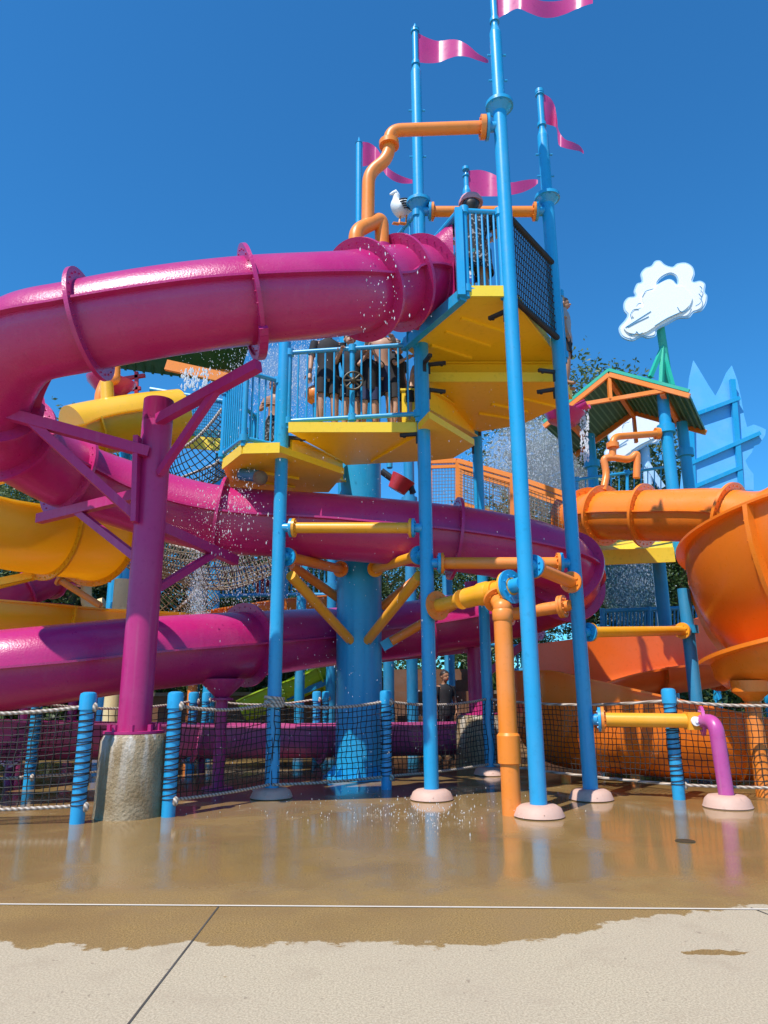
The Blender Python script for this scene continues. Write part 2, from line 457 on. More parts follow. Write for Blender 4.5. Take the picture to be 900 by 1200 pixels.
# ------------------------------------------------------------------ tower poles
A0, B0, C0, D0, E0 = G(632, 957), G(693, 937), G(318, 935), G(506, 937), G(575, 908)
PR = 0.092
def flag_mesh(pts, d, wave=.10, ph=0.0):
    """stiff plastic pennant; pts (along, top, bottom) are its surveyed edges at the distance d of its staff"""
    m = MB(); tp = catmull([V((x, t, 0)) for x, t, b in pts], 6); bt = catmull([V((x, b, 0)) for x, t, b in pts], 6)
    n = len(tp); nz = 5; vs = []; fs = []
    for sg in (-1, 1):
        for i in range(n):
            dd = d + wave * math.sin(2.4 * PI * i / (n - 1) + ph) * min(1, 4 * i / n) + sg * .006
            for k in range(nz + 1):
                q = tp[i].lerp(bt[i], k / nz); vs.append(P(q.x, q.y, dd))
    n1 = n * (nz + 1)
    for sg in (0, 1):
        for i in range(n - 1):
            for k in range(nz):
                q = sg * n1 + i * (nz + 1) + k; fs.append((q, q + 1, q + nz + 2, q + nz + 1))
    rim = [i * (nz + 1) for i in range(n)] + [(n - 1) * (nz + 1) + k for k in range(1, nz + 1)] + [i * (nz + 1) + nz for i in range(n - 2, -1, -1)] + [k for k in range(nz - 1, 0, -1)]
    for a, b in zip(rim, rim[1:] + rim[:1]): fs.append((a, b, n1 + b, n1 + a))
    return m.add(vs, fs)

def pole(base, top, label, staff=None, collar=None, cover=True, flag=None, zb=0.0):
    t = thing('tower_pole', label, 'pole', base, 'blue poles of the play tower')
    m = MB(); m.cyl(base + Z * zb, base + Z * top, PR, n=24)
    part(m, 'shaft', BLUE, t)
    if cover:
        m = MB(); m.lathe([(.25, 0), (.27, .012), (.262, .03), (.235, .09), (.19, .118), (.12, .124), (PR + .004, .126), (PR + .004, .1)], base, n=32)
        m.beam(base + V((0, -.26, .05)), base + V((0, -.1, .122)), .006, .012)
        part(m, 'footing_cover', COVER, t, 50)
    if collar:
        m = MB(); q = base + Z * collar
        m.lathe([(PR, -.12), (PR + .015, -.1), (.165, -.03), (.19, -.025), (.19, .025), (.165, .03), (PR + .01, .1), (PR, .11)], q, n=28)
        for k in range(8):
            a = 2 * PI * k / 8
            m.cyl(q + V((.165 * math.cos(a), .165 * math.sin(a), -.04)), q + V((.165 * math.cos(a), .165 * math.sin(a), .04)), .014, n=6)
        part(m, 'collar', BLUE, t)
    if staff:
        z1, z2, z3 = staff                     # shaft top, step, finial
        m = MB(); q = base
        m.cyl(q + Z * z1, q + Z * z2, PR * .92, n=20); m.lathe([(PR * .92, 0), (.05, .12)], q + Z * z2, n=20)
        m.cyl(q + Z * z2, q + Z * z3, .05, n=16)
        m.lathe([(.07, 0), (.07, .02), (.03, .05), (.022, .11), (0.001, .16)], q + Z * z3, n=16)
        for z in (z1 + .35 * (z2 - z1), z1 + .7 * (z2 - z1)):
            m.cyl(q + V((-.13, 0, z)), q + V((.13, 0, z)), .016, n=8)
        st = part(m, 'staff', BLUE, t)
    if flag:
        fp, wv, ph = flag
        part(flag_mesh(fp, base.y, wv, ph), 'flag', FLAGP, st)
        for y in (fp[0][1] - 2, fp[0][2] + 2):
            m = MB(); m.lathe([(.05, -.03), (.07, -.03), (.07, .03), (.05, .03)], base + Z * zt(base, y), n=16); part(m, 'flag_clamp', BLUE, st)
    return t
def zt(base, y):                              # height on a vertical pole that the survey puts at row y
    lo, hi = 0, 25
    for _ in range(40):
        mid = (lo + hi) / 2
        if proj(V((base.x, base.y, mid)))[1] > y: lo = mid
        else: hi = mid
    return lo
fa = zt(A0, -14)
pole(A0, zt(A0, 125), 'tallest blue pole, in front of the yellow decks, with the largest pink flag',
     staff=(zt(A0, 125), zt(A0, 40), zt(A0, -35)), collar=zt(A0, 124), flag=([(581.7, -25.0, 22.7), (593.3, -20.0, 16.0), (606.7, -11.7, 10.0), (620.0, -4.0, 15.0), (633.3, 0.7, 20.0), (646.7, 1.7, 20.7), (661.7, 0.0, 16.7), (676.7, -2.7, 10.0), (688.3, -3.3, 5.7), (694.7, -1.3, 4.0)], .14, 2.6))
pole(B0, zt(B0, 232), 'blue pole right of the tallest one, its pink flag drooping down at the end',
     staff=(zt(B0, 232), zt(B0, 160), zt(B0, 112)), collar=zt(B0, 232), flag=([(637.3, 110.0, 144.3), (645.0, 115.0, 146.7), (650.0, 124.0, 148.3), (652.7, 138.3, 153.3), (654.7, 152.7, 169.3), (661.7, 162.7, 173.3), (671.7, 166.7, 175.7), (679.3, 170.7, 177.3), (684.0, 177.3, 180.3)], .16, .3))
pole(C0, zt(C0, 402), 'blue pole with a plain top carrying the left corner of the lower yellow deck')
pole(D0, zt(D0, 240), 'blue pole at the front centre, its waving pink flag left of the tallest pole',
     staff=(zt(D0, 240), zt(D0, 85), zt(D0, 36)), collar=zt(D0, 238), flag=([(489.3, 38.3, 72.7), (500.0, 44.0, 74.0), (513.3, 48.0, 73.3), (526.7, 46.3, 68.3), (536.7, 47.0, 65.7), (548.3, 52.7, 66.7), (560.0, 62.7, 70.7), (569.3, 68.0, 73.7), (572.3, 70.7, 73.3)], .12, .2))
pole(E0, zt(E0, 245), 'blue pole behind the high deck, its broad pink flag beside the woman in a visor',
     staff=(zt(E0, 245), zt(E0, 225), zt(E0, 207)), flag=([(549.0, 200.0, 230.0), (563.3, 199.3, 230.0), (578.3, 204.0, 230.0), (590.0, 211.3, 229.3), (600.0, 213.7, 228.3), (613.3, 211.3, 225.0), (625.0, 210.0, 219.3), (630.3, 210.7, 214.7)], .12, .8))
# central column
c0 = V((-.42, 11.72, 0))
t = thing('central_column', 'thick blue central column under the lower yellow deck behind the rope net', 'column', c0)
m = MB(); m.cyl(c0 + Z * .03, c0 + Z * 7.6, .37, n=40); m.ring(c0 + Z * 2.42, Z, .37, .378, .02, 40)
part(m, 'shaft', DBLUE if False else BLUE, t)
m = MB(); m.cyl(c0 + Z * .004, c0 + Z * .04, .56, n=8)
for k in range(8):
    a = 2 * PI * (k + .5) / 8; q = c0 + V((.48 * math.cos(a), .48 * math.sin(a), 0)); m.cyl(q + Z * .04, q + Z * .08, .025, n=6)
part(m, 'base_flange', BLUE, t)
m = MB()
for k in range(8):
    a = 2 * PI * k / 8; d = V((math.cos(a), math.sin(a), 0)); s = V((-d.y, d.x, 0)) * .008
    m.prism([c0 + d * .36 + Z * .05 - s, c0 + d * .52 + Z * .05 - s, c0 + d * .36 + Z * .22 - s], s * 2)
part(m, 'gusset', BLUE, t)
q = V((c0.x - .02, 11.72, 0))
m = MB(); m.cyl(q + Z * 7.6, q + Z * zt(q, 300), PR, n=20); m.cyl(q + Z * zt(q, 300), q + Z * zt(q, 168), .06, n=16)
m.lathe([(.07, 0), (.03, .05), (0.001, .16)], q + Z * zt(q, 168), n=16)
part(m, 'staff', BLUE, t)
part(flag_mesh([(425.0, 166.0, 195.0), (433.3, 167.7, 194.0), (441.7, 174.0, 195.0), (448.3, 185.0, 199.3), (453.3, 195.0, 206.0), (461.7, 201.7, 212.0), (471.7, 206.7, 215.0), (483.3, 210.7, 215.0)], q.y, .14, .3), 'flag', FLAGP, t)

# ------------------------------------------------------------------ decks
def deck(label, pts, th, ribs=(), lip=None, beams=(), lippts=None, mat=YELLOW):
    c = sum(pts, V()) / len(pts)
    t = thing('deck', label, 'deck', c, 'yellow decks of the play tower')
    m = MB(); m.prism(pts, Z * th); dp_ = part(m, 'deck_plate', mat, t, 20)
    if lippts:
        for a, b in lippts:
            m = MB(); d = (b - a).normalized(); nrm = V((d.y, -d.x, 0))
            m.beam(a + Z * (th / 2 + .01) + nrm * .012, b + Z * (th / 2 + .01) + nrm * .012, .03, th + .05); part(m, 'edge_lip', LEMON, dp_, 20)
    for a, b in ribs:
        m = MB(); m.beam(a - Z * .018, b - Z * .018, .05, .036); part(m, 'stiffener', mat, dp_, 20)
    for a, b, w, h in beams:
        m = MB(); m.beam(a, b, w, h); d = (b - a).normalized()
        m.beam(a - Z * h / 2, b - Z * h / 2, w + .12, .02); m.beam(a + Z * h / 2, b + Z * h / 2, w + .12, .02)
        part(m, 'girder', mat, t, 20)
    return t
zu = 6.18
up = [G(*p, zu) for p in ((473, 407), (543, 347), (590, 347), (605, 357), (655, 421), (648, 430), (500, 427))]
dk1 = deck('high yellow deck behind the tallest pole, seen from below', up, .10,
     ribs=[(G(540, 372, zu), G(592, 389, zu)), (G(522, 388, zu), G(574, 405, zu)), (G(505, 404, zu), G(552, 419, zu))],
     lippts=[(up[1], up[2]), (up[2], up[3]), (up[3], up[4])],
     beams=[(G(503, 427, zu) - Z * .17, G(652, 427, zu) - Z * .17, .12, .30)])
z2 = 5.77
p2 = [G(*p, z2) for p in ((496, 447), (655, 447), (669, 467), (655, 477), (610, 498), (562, 506), (546, 500))]
dk2 = deck('yellow deck right of the middle pole, one step below the high deck', p2, .10,
     ribs=[(G(576, 473, z2), G(618, 482, z2)), (G(561, 484, z2), G(604, 491, z2)), (G(610, 466, z2), G(655, 477, z2))],
     lippts=[(p2[0], p2[1]), (p2[1], p2[2])])
zl = 4.85
p3 = [G(*p, zl) for p in ((338, 506), (488, 506), (503, 490), (556, 522), (531, 537), (503, 540), (405, 545), (399, 539))]
dk3 = deck('lower yellow deck crowded with bathers, between the two left blue poles', p3, .10,
     lippts=[(p3[0], p3[1])],
     ribs=[(G(436, 540, zl), G(500, 503, zl))],
     beams=[(D0 + V((.02, .12, 5.38)), E0 + V((-.10, -.15, 5.84)), .08, .33)])
z4 = 4.52
p4 = [G(*p, z4) for p in ((328, 530), (285, 531), (262, 549), (272, 577), (385, 577), (403, 556))]
deck('lowest yellow deck at the left, under the shirtless boy', p4, .10,
     lippts=[(p4[1], p4[0]), (p4[2], p4[1])][:1] + [(p4[2], p4[1])],
     ribs=[(G(300, 552, z4), G(350, 560, z4)), (G(290, 562, z4), G(345, 570, z4))],
     beams=[(C0 + V((.1, .1, 4.70)), c0 + V((-.3, -.3, 4.88)), .08, .33)])

for dk, base, y, dr in ((dk1, D0, 428, (1, -.2)), (dk1, D0, 428, (.3, -1)), (dk1, B0, 437, (-1, -.3)), (dk1, A0, 362, (-.6, .6)), (dk2, D0, 456, (1, .3)), (dk2, B0, 455, (-1, .4)), (dk2, E0, 504, (.5, -1)), (dk2, E0, 505, (-.7, -.7)), (dk3, D0, 508, (-1, .2)), (dk3, C0, 512, (1, .3)), (dk3, E0, 524, (-1, -.6))):
    q = base + Z * zt(base, y); d = V((*dr, 0)).normalized()
    m = MB(); m.beam(q + d * .07, q + d * .34, .05, .045); m.beam(q + d * .09 - Z * .02, q + d * .09 - Z * .14, .05, .03, V((0, 1, 0))); m.cyl(q + d * .28 - Z * .04, q + d * .28 + Z * .01, .022, n=6)
    part(m, 'corner_bracket', BLACK, dk)
# ------------------------------------------------------------------ railings
def railing(label, top, bot, nb, posts=True, group='blue railings of the play tower', mat=BLUE, r=.034, br=.014, skip_ends=False):
    """top / bot: matching polylines, nb balusters per segment"""
    t = thing('railing', label, 'railing', (V(bot[0]) + V(bot[-1])) / 2, group)
    m = MB(); m.tube(fillet(top, .12), r, 12); part(m, 'top_rail', mat, t)
    m = MB(); m.tube(fillet(bot, .12), r, 12); part(m, 'bottom_rail', mat, t)
    for a, b, c, d, n in zip(top, top[1:], bot, bot[1:], nb):
        a, b, c, d = V(a), V(b), V(c), V(d)
        for k in range(1, n + 1):
            u = k / (n + 1)
            m = MB(); m.cyl(c.lerp(d, u), a.lerp(b, u), br, n=8); part(m, 'baluster', mat, t)
    if posts:
        for a, c in zip(top, bot):
            m = MB(); a, c = V(a), V(c)
            m.cyl(c - Z * .12, a + Z * .02, r * 1.15, n=12)
            for q in (a, c): m.lathe([(r, -.06), (.062, -.05), (.062, .05), (r, .06)], q, n=14)
            part(m, 'rail_post', mat, t)
    return t
dC, dD = C0 + V((.08, -.02, 0)), D0 + V((-.08, -.02, 0))
h1, h2 = zl + .25, zl + 1.33
mid = dC.lerp(dD, .5)
railing('blue railing across the lower deck, in front of the bathers', [dC + Z * h2, mid + Z * h2, dD + Z * h2], [dC + Z * h1, mid + Z * h1, dD + Z * h1], (6, 6))
e0, e1, e2 = V((C0.x - .08, C0.y, 0)), V((p4[1].x, p4[1].y, 0)), V((p4[2].x - .03, p4[2].y, 0))
e3 = V((p4[2].x + .25, p4[2].y + 1.0, 0))
h1, h2 = z4 + .22, z4 + 1.22
railing('blue railing bent round the lowest deck, by the shirtless boy', [e0 + Z * h2, e1 + Z * h2, e2 + Z * h2, e3 + Z * h2], [e0 + Z * h1, e1 + Z * h1, e2 + Z * h1, e3 + Z * h1], (4, 9, 9))
# upper deck front
u1, u2 = V((up[1].x + .05, up[1].y, 0)), V((A0.x - .08, A0.y + .02, 0))
zt1, zb1 = zt(u1, 247), zt(u1, 339)
railing('blue railing at the front of the high deck, before the woman in a visor', [u1 + Z * zt1, u2 + Z * zt1], [u1 + Z * zb1, u2 + Z * zb1], (5,))
# slide portal on the high deck's left edge
pa, pb = V((up[0].x, up[0].y, 0)), V((up[1].x, up[1].y, 0))
t = thing('slide_portal', 'blue frame holding the mouth of the magenta slide on the high deck', 'frame', pa.lerp(pb, .5) + Z * zu)
zp = zt(pb, 247)
m = MB(); m.beam(pa + Z * (zu + .02), pb + Z * (zu + .02), .10, .16); part(m, 'sill_beam', BLUE, t)
for q, zz in ((pb + V((-.03, -.03, 0)), zp), (pa.lerp(pb, .12), zp)):
    m = MB(); m.beam(q + Z * (zu - .02), q + Z * zz, .10, .10); part(m, 'frame_post', BLUE, t)
m = MB(); m.tube([pb + V((-.02, 0, zp - .02)), pa.lerp(pb, .50) + Z * (zp - .04), pa.lerp(pb, .12) + Z * (zp - .05)], .045, 10); part(m, 'head_rail', BLUE, t)
# side rails seen over the slide
a, b = P(488, 250, 9.35), P(452, 292, 10.6)
t = railing('sloping blue rail left of the middle pole, with the bird perched on it', [a, b], [a - Z * .75, b - Z * .75], (4,))

# netted side of the high deck, pole A to pole B
def net_panel(a, b, c, d, nu, nv, r, m=None):
    """cords between corners a-b (top) and d-c (bottom)"""
    m = m or MB(); a, b, c, d = map(V, (a, b, c, d))
    for i in range(nu + 1):
        u = i / nu; m.tube([a.lerp(b, u), d.lerp(c, u)], r, 4, caps=False)
    for j in range(nv + 1):
        v = j / nv; m.tube([a.lerp(d, v), b.lerp(c, v)], r, 4, caps=False)
    return m
na, nb_ = A0 + V((.08, .1, 0)), B0 + V((-.03, -.08, 0))
t = thing('safety_net', 'black net panel along the right side of the high deck', 'net', na.lerp(nb_, .5) + Z * zu)
zA1, zA0 = zt(na, 258), zt(na, 350); 
zB1, zB0 = zA1, zA0
m = net_panel(na + Z * zA1, nb_ + Z * zB1, nb_ + Z * zB0, na + Z * zA0, 24, 11, .0075); part(m, 'netting', NETM, t, 0)
for z0_ in (zA1 + .03, zA0 - .02):
    m = MB(); m.tube([na + Z * z0_, nb_ + Z * z0_], .035, 10)
    for k in range(34): m.sphere((na + Z * z0_).lerp(nb_ + Z * z0_, k / 33), .046, 8, 6)
    part(m, 'edge_rope', NETM, t)
# far railing of deck two, right side by the girl
q0, q1 = B0 + V((.12, .15, 0)), V((p2[2].x + .08, p2[2].y + .9, 0))
railing('narrow blue railing behind the right pole, beside the girl with tied hair', [q0 + Z * (z2 + 1.25), q1 + Z * (z2 + 1.25)], [q0 + Z * (z2 + .25), q1 + Z * (z2 + .25)], (5,))

# ------------------------------------------------------------------ pipes
def flange_at(p, d, r, mat, parent, name='flange', th=.035, rr=1.75, bolts=8):
    m = MB(); d = V(d).normalized()
    m.ring(p, d, r * .5, r * rr, th, 24, bolts, .014)
    return part(m, name, mat, parent)
def pipe(label, a, b, r=.07, mat=AMBER, stub=.14, fl=(1, 1), stubmat=BLUE, cat='pipe', name='cross_pipe', group='orange cross pipes of the play tower'):
    a, b = V(a), V(b); d = (b - a).normalized()
    t = thing(name, label, cat, (a + b) / 2, group)
    p, q = (a + d * stub if fl[0] else a), (b - d * stub if fl[1] else b)
    m = MB(); m.cyl(p, q, r, n=20); part(m, 'pipe', mat, t)
    for on, c, e, s in ((fl[0], p, a, 1), (fl[1], q, b, -1)):
        if on:
            flange_at(c + d * s * .02, d, r, mat, t)
            if on == 1: flange_at(c - d * s * .02, d, r, stubmat, t, 'stub_flange')
            m = MB(); m.cyl(e, c, r * .85, n=16); part(m, 'stub', stubmat, t)
    return t
def at(base, y): return base + Z * zt(base, y)
pipe('amber pipe bolted level between the two left poles, across the middle magenta tube', at(C0, 619) + V((.05, -.02, 0)), at(D0, 619) + V((-.05, -.02, 0)), .075)
cc = lambda y, dx: V((c0.x + dx, c0.y - .3, zt(V((c0.x, c0.y - .3, 0)), y)))
pipe('orange pipe from the left pole in to the central column, under the middle tube', at(C0, 651) + V((.05, .02, 0)), cc(668, -.22), .075, ORANGE, fl=(1, 2))
pipe('orange pipe from the central column out to the middle pole', at(D0, 649) + V((-.05, .02, 0)), cc(668, .22), .075, AMBER, fl=(1, 2))
pipe('orange pipe from the middle pole across behind the tallest pole', at(D0, 660) + V((.05, 0, 0)), at(B0, 660) + V((-.05, 0, 0)), .08, ORANGE)
pipe('short slanting orange pipe joining the two right poles', at(A0, 661) + V((.04, .02, 0)), at(B0, 686) + V((-.02, -.10, 0)), .08, ORANGE, fl=(1, 2), stubmat=BLUE)
pipe('orange pipe low behind the tallest pole, level with its valve', P(585, 722, 9.9), at(B0, 709) + V((-.06, 0, 0)), .085, ORANGE, fl=(2, 1), stubmat=ORANGE)
pipe('amber pipe from the right pole to the post under the orange bowl', at(B0, 741) + V((.05, 0, 0)), P(806, 739, 11.0), .07, AMBER)
pipe('orange pipe high behind the woman in a visor, between two flag poles', at(D0, 248) + V((.05, 0, 0)), at(B0, 248) + V((-.05, 0, 0)), .08, ORANGE)
# valve pipe with down pipe
a, b = at(D0, 712) + V((.05, -.03, 0)), at(A0, 684) + V((-.05, .02, 0))
t = thing('valve_pipe', 'fat amber valve pipe with the orange down pipe standing on wet concrete', 'pipe', G(600, 955))
d = (b - a).normalized()
m = MB(); m.cyl(a, a.lerp(b, .35), .085, n=20); m.lathe([(.085, 0), (.12, .08), (.125, .10)], a.lerp(b, .30), d, 20); m.cyl(a.lerp(b, .42), a.lerp(b, .74), .125, n=24); m.lathe([(.14, 0), (.14, .12), (.125, .16)], a.lerp(b, .58), d, 24); m.cyl(a.lerp(b, .74), b - d * .14, .105, n=20)
part(m, 'valve_body', AMBER, t)
flange_at(a + d * .12, d, .11, ORANGE, t); flange_at(b - d * .2, d, .11, AMBER, t); flange_at(b - d * .16, d, .115, BLUE, t, 'stub_flange')
m = MB(); m.cyl(b - d * .18, b, .085); part(m, 'stub', BLUE, t)
dp = G(600, 955); zt1_ = zt(dp, 712)
m = MB(); m.cyl(dp, dp + Z * zt1_, .105, n=24); m.lathe([(.105, 0), (.127, .01), (.127, .30), (.105, .33)], dp + Z * .52, n=24)
m.lathe([(.105, 0), (.118, .02), (.118, .12), (.105, .14)], dp + Z * (zt1_ - .16), n=24)
m.sphere(dp + Z * zt1_, .108, 18, 12)
part(m, 'down_pipe', ORANGE, t)
q = a.lerp(b, .70) - Z * .02
m = MB(); m.cyl(dp + Z * zt1_, q, .09, n=20); part(m, 'elbow', ORANGE, t)
flange_at(dp.lerp(q, .5) + Z * zt1_ * .5 if False else (dp + Z * zt1_).lerp(q, .55), q - dp - Z * zt1_, .09, ORANGE, t)
# pipe with orchid elbow at the right
a = at(B0, 843) + V((.05, 0, 0)); b = P(826, 845, 8.95); ft = G(853, 946)
t = thing('spout_pipe', 'amber pipe ending in an orchid elbow that stands in a pale cover', 'pipe', ft)
d = (b - a).normalized()
m = MB(); m.cyl(a + d * .2, b - d * .12, .085, n=20); m.box(b - d * .14, .16, .16, .2); part(m, 'pipe', AMBER, t)
flange_at(a + d * .16, d, .09, ORANGE, t); flange_at(a + d * .12, d, .085, BLUE, t, 'stub_flange')
m = MB(); m.cyl(a, a + d * .14, .07); part(m, 'stub', BLUE, t)
flange_at(b - d * .03, d, .1, PURPLEP, t)
m = MB(); m.tube(fillet([b - d * .04, V((ft.x - .03, ft.y, b.z + .0)), ft + Z * .1], .28, 10), .085, 18); part(m, 'elbow', PURPLEP, t)
m = MB(); q = b - d * .14 + V((0, -.085, 0)); m.cyl(q, q - V((0, .03, 0)), .055, n=18); m.cyl(q, q - V((0, .045, 0)), .02, n=8); part(m, 'valve_handle', WHITEP, t)
m = MB(); m.lathe([(.26, 0), (.27, .012), (.26, .03), (.24, .09), (.20, .128), (.12, .134), (.09, .136), (.09, .1)], ft, n=32); part(m, 'footing_cover', COVER, t, 50)
# upper orange water feed
t = thing('water_feed', 'bent orange water pipe feeding the top of the magenta slide from the tallest pole', 'pipe', P(432, 250, 8.0))
a = at(A0, 149) + V((-.06, 0, 0))
pts = [a + V((-.18, 0, 0)), P(470, 154, 8.05), P(456, 163, 8.05), P(455, 186, 8.05), P(432, 203, 8.05), P(431, 263, 8.08)]
m = MB(); m.tube(fillet([pts[0], P(457, 153, 8.05), pts[3], pts[4], pts[5]], .16, 8), .085, 20); part(m, 'pipe', ORANGE, t)
flange_at(P(456, 169, 8.05), Z, .09, ORANGE, t, 'flange', .07, 1.5)
flange_at(a + V((-.18, 0, 0)), V((1, 0, 0)), .1, ORANGE, t, 'flange', .07, 1.6); flange_at(a + V((-.12, 0, 0)), V((1, 0, 0)), .1, BLUE, t, 'stub_flange')
m = MB(); m.cyl(a + V((-.14, 0, 0)), a, .07); part(m, 'stub', BLUE, t)
FEED = (P(417, 289, 7.95), P(448, 291, 8.2))
m = MB(); m.tube(fillet([FEED[0] - Z * .05, P(417, 271, 7.95), P(447, 256, 8.2), FEED[1] - Z * .12], .12, 8), .095, 20); part(m, 'spreader_pipe', ORANGE, t)
for q in FEED:
    m = MB(); m.lathe([(.125, -.12), (.125, .04), (.10, .045)], q - Z * .02, n=20); part(m, 'inlet_socket', MAGENTA, t)
# struts on the column
def strut(label, a, b, mat=ORANGE):
    t = thing('strut', label, 'strut', V(a), 'orange struts round the central column'); a, b = V(a), V(b)
    m = MB(); m.cyl(a, b, .075, n=18); part(m, 'pipe', mat, t)
    d = (b - a).normalized()
    m = MB(); m.beam(b - d * .08, b + d * .16, .02, .16); part(m, 'end_plate', BLUE, t)
    return t
strut('orange strut slanting down from the left pole to the front of the central column', at(C0, 673) + V((.16, .1, 0)), cc(751, -.12), AMBER)
strut('orange strut slanting down from the middle pole to the front of the central column', at(D0, 674) + V((-.1, .1, 0)), cc(751, .14), AMBER)
strut('shaded orange strut behind the left slanting one', P(343, 663, 11.4), P(398, 702, 12.0))
strut('shaded orange strut behind the right slanting one', P(492, 675, 12.2), P(446, 712, 12.1))
strut('orange strut running low behind the middle pole towards the valve pipe', P(560, 693, 11.6), P(458, 752, 11.5))
strut('orange strut from the left edge of the pole behind the middle tube', P(300, 640, 12.4), P(352, 660, 12.2))

# ------------------------------------------------------------------ magenta tube slide
TR = .5
PATH = [V((.58, 8.95, 6.85)), P(491, 331, 8.7), P(455, 334, 8.35), P(405, 344, 7.8), P(300, 352, 7.4), P(200, 364, 7.25), P(100, 382, 7.2), P(20, 404, 7.3),
        V((-4.72, 7.85, 4.72)), V((-4.86, 8.55, 4.55)), V((-4.6, 9.35, 4.36)), V((-3.95, 10.02, 4.18)), P(250, 607, 10.3), P(400, 618, 10.5), P(540, 632, 10.6),
        P(640, 652, 10.9), V((3.02, 11.55, 3.12)), V((3.05, 12.4, 2.95)), V((2.35, 13.1, 2.72)), P(480, 737, 13.0), P(400, 745, 12.7),
        P(270, 757, 10.8), P(150, 768, 9.8), P(50, 780, 9.2), P(-60, 792, 9.0), P(-170, 805, 9.2)]
NS = 16
CURVE = catmull(PATH, NS)
def near(px, py, lo, hi):
    best = min(range(int(lo * NS), int(hi * NS) + 1), key=lambda i: (proj(CURVE[i])[0] - px) ** 2 + (proj(CURVE[i])[1] - py) ** 2)
    return best
RINGS = [NS] + [near(x, y, l, h) for x, y, l, h in ((468, 333, 1.2, 3), (424, 341, 2, 4), (296, 352, 3, 5), (107, 382, 5, 7))] + \
        [int(8.1 * NS), int(9.2 * NS)] + [near(x, y, l, h) for x, y, l, h in ((80, 560, 9.6, 11.5), (262, 608, 11, 13), (529, 631, 13, 15), (664, 662, 14.6, 16.2))] + \
        [int(16.6 * NS), int(17.8 * NS), near(505, 735, 18, 20), near(288, 755, 20.5, 22), int(23.75 * NS)]
RINGS = sorted(set(RINGS))
tube = thing('tube_slide', 'magenta enclosed tube slide winding three times past the blue tower', 'water slide', (CURVE[0].x, CURVE[0].y, 0))
def tube_profile(R, ridge=.085, n=36):
    pr = []
    for k in range(n):
        a = 2 * PI * k / n
        if k in (0, n // 2):
            for da in (-.028, .028):
                pr.append((R * math.cos(a + da), R * math.sin(a + da)))
            e = 1
            s = 1 if k == 0 else -1
            pr.insert(len(pr) - 1, (s * (R + ridge), -.014 * s)); pr.insert(len(pr) - 1, (s * (R + ridge), .014 * s))
        else: pr.append((R * math.cos(a), R * math.sin(a)))
    return pr
TP = tube_profile(TR, .085)
cuts = [NS] + RINGS[1:] + [len(CURVE) - 1]
for i, j in zip(cuts, cuts[1:]):
    m = MB(); m.sweep(CURVE[i:j + 1], TP); part(m, 'tube_section', MAGENTA, tube, 40)
for i in RINGS:
    tdir = CURVE[min(i + 1, len(CURVE) - 1)] - CURVE[i - 1]
    m = MB(); m.ring(CURVE[i], tdir, TR - .01, TR + .135, .045, 56, 28, .011); part(m, 'flange', MAGENTA, tube)
# flared mouth
c1, t1 = CURVE[NS], (CURVE[NS + 1] - CURVE[NS - 1]).normalized()
s1, u1_ = frame_of(t1)
e_dir = (pb - pa).normalized(); oc = pa.lerp(pb, .48) + Z * 6.85
vs = []; fs = []; K = 40; L = 7
for l in range(L + 1):
    f = l / L; ff = f * f * (3 - 2 * f) * .5 + f * .5
    for k in range(K):
        a = 2 * PI * (k + .5) / K; ca, sa = math.cos(a), math.sin(a)
        pc = c1 + (s1 * ca + u1_ * sa) * TR
        mx = max(abs(ca), abs(sa)); 
        sgn = 1 if s1.dot(e_dir) > 0 else -1
        pq = oc + e_dir * sgn * (.62 * ca / mx) + Z * (.58 * sa / mx)
        vs.append(pc.lerp(pq, ff))
for l in range(L):
    for k in range(K):
        fs.append((l * K + k, l * K + (k + 1) % K, (l + 1) * K + (k + 1) % K, (l + 1) * K + k))
m = MB(); m.add(vs, fs); part(m, 'flared_mouth', MAGENTA, tube, 60)

# ------------------------------------------------------------------ magenta support post on its pier
pc = V((-2.83, 8.40, 0))
m = MB(); m.lathe([(.385, 0), (.378, .1), (.372, .6), (.365, .79), (.33, .86), (.05, .862), (.001, .862)], pc, n=44)
o = m.build('concrete_pier', PIERM, at=pc); tag(o, 'stained concrete pier under the thick magenta post at the front left', 'pier', 'concrete piers')
pt = pc + V((-.02, 0, 0))
t = thing('slide_support', 'thick magenta post with slanting arms holding up the tube slide at the left', 'post', pt + Z * .866)
ztop = zt(pt, 470)
m = MB(); m.tube([pt + Z * .89, pt + Z * ztop], .185, 36, caps=False); m.lathe_closed([(.165, ztop), (.185, ztop), (.185, ztop - .3), (.165, ztop - .3)], pt, Z, 36)
m.cyl(pt + Z * (ztop - .12), pt + Z * (ztop - .1), .17, n=36); part(m, 'post_tube', MAG_STEEL, t)
m = MB(); m.cyl(pt + Z * .866, pt + Z * .892, .33, n=36); bpl = part(m, 'base_plate', MAG_STEEL, t)
for k in range(8):
    a = 2 * PI * (k + .3) / 8; q = pt + V((.265 * math.cos(a), .265 * math.sin(a), .892))
    m = MB(); m.cyl(q, q + Z * .07, .03, n=6); part(m, 'bolt', MAG_STEEL, bpl)
def arm(t, a, b, w=.11, h=.13, name='arm'):
    m = MB(); m.beam(a, b, w, h); part(m, name, MAG_STEEL, t, 20)
a1 = P(186, 492, 8.25); b1 = P(303, 428, 7.4)
arm(t, a1, b1); arm(t, P(187, 555, 8.25), a1.lerp(b1, .62), .08, .09, 'brace')
r2 = CURVE[RINGS[5]]
a2 = P(174, 530, 8.2); b2 = P(-25, 476, 7.6)
arm(t, a2, b2); arm(t, P(157, 604, 8.2), a2.lerp(b2, .72), .085, .10, 'brace')
m = MB(); m.beam(P(161, 512, 8.18), P(158, 612, 8.18), .06, .14); part(m, 'gusset_plate', MAG_STEEL, t)
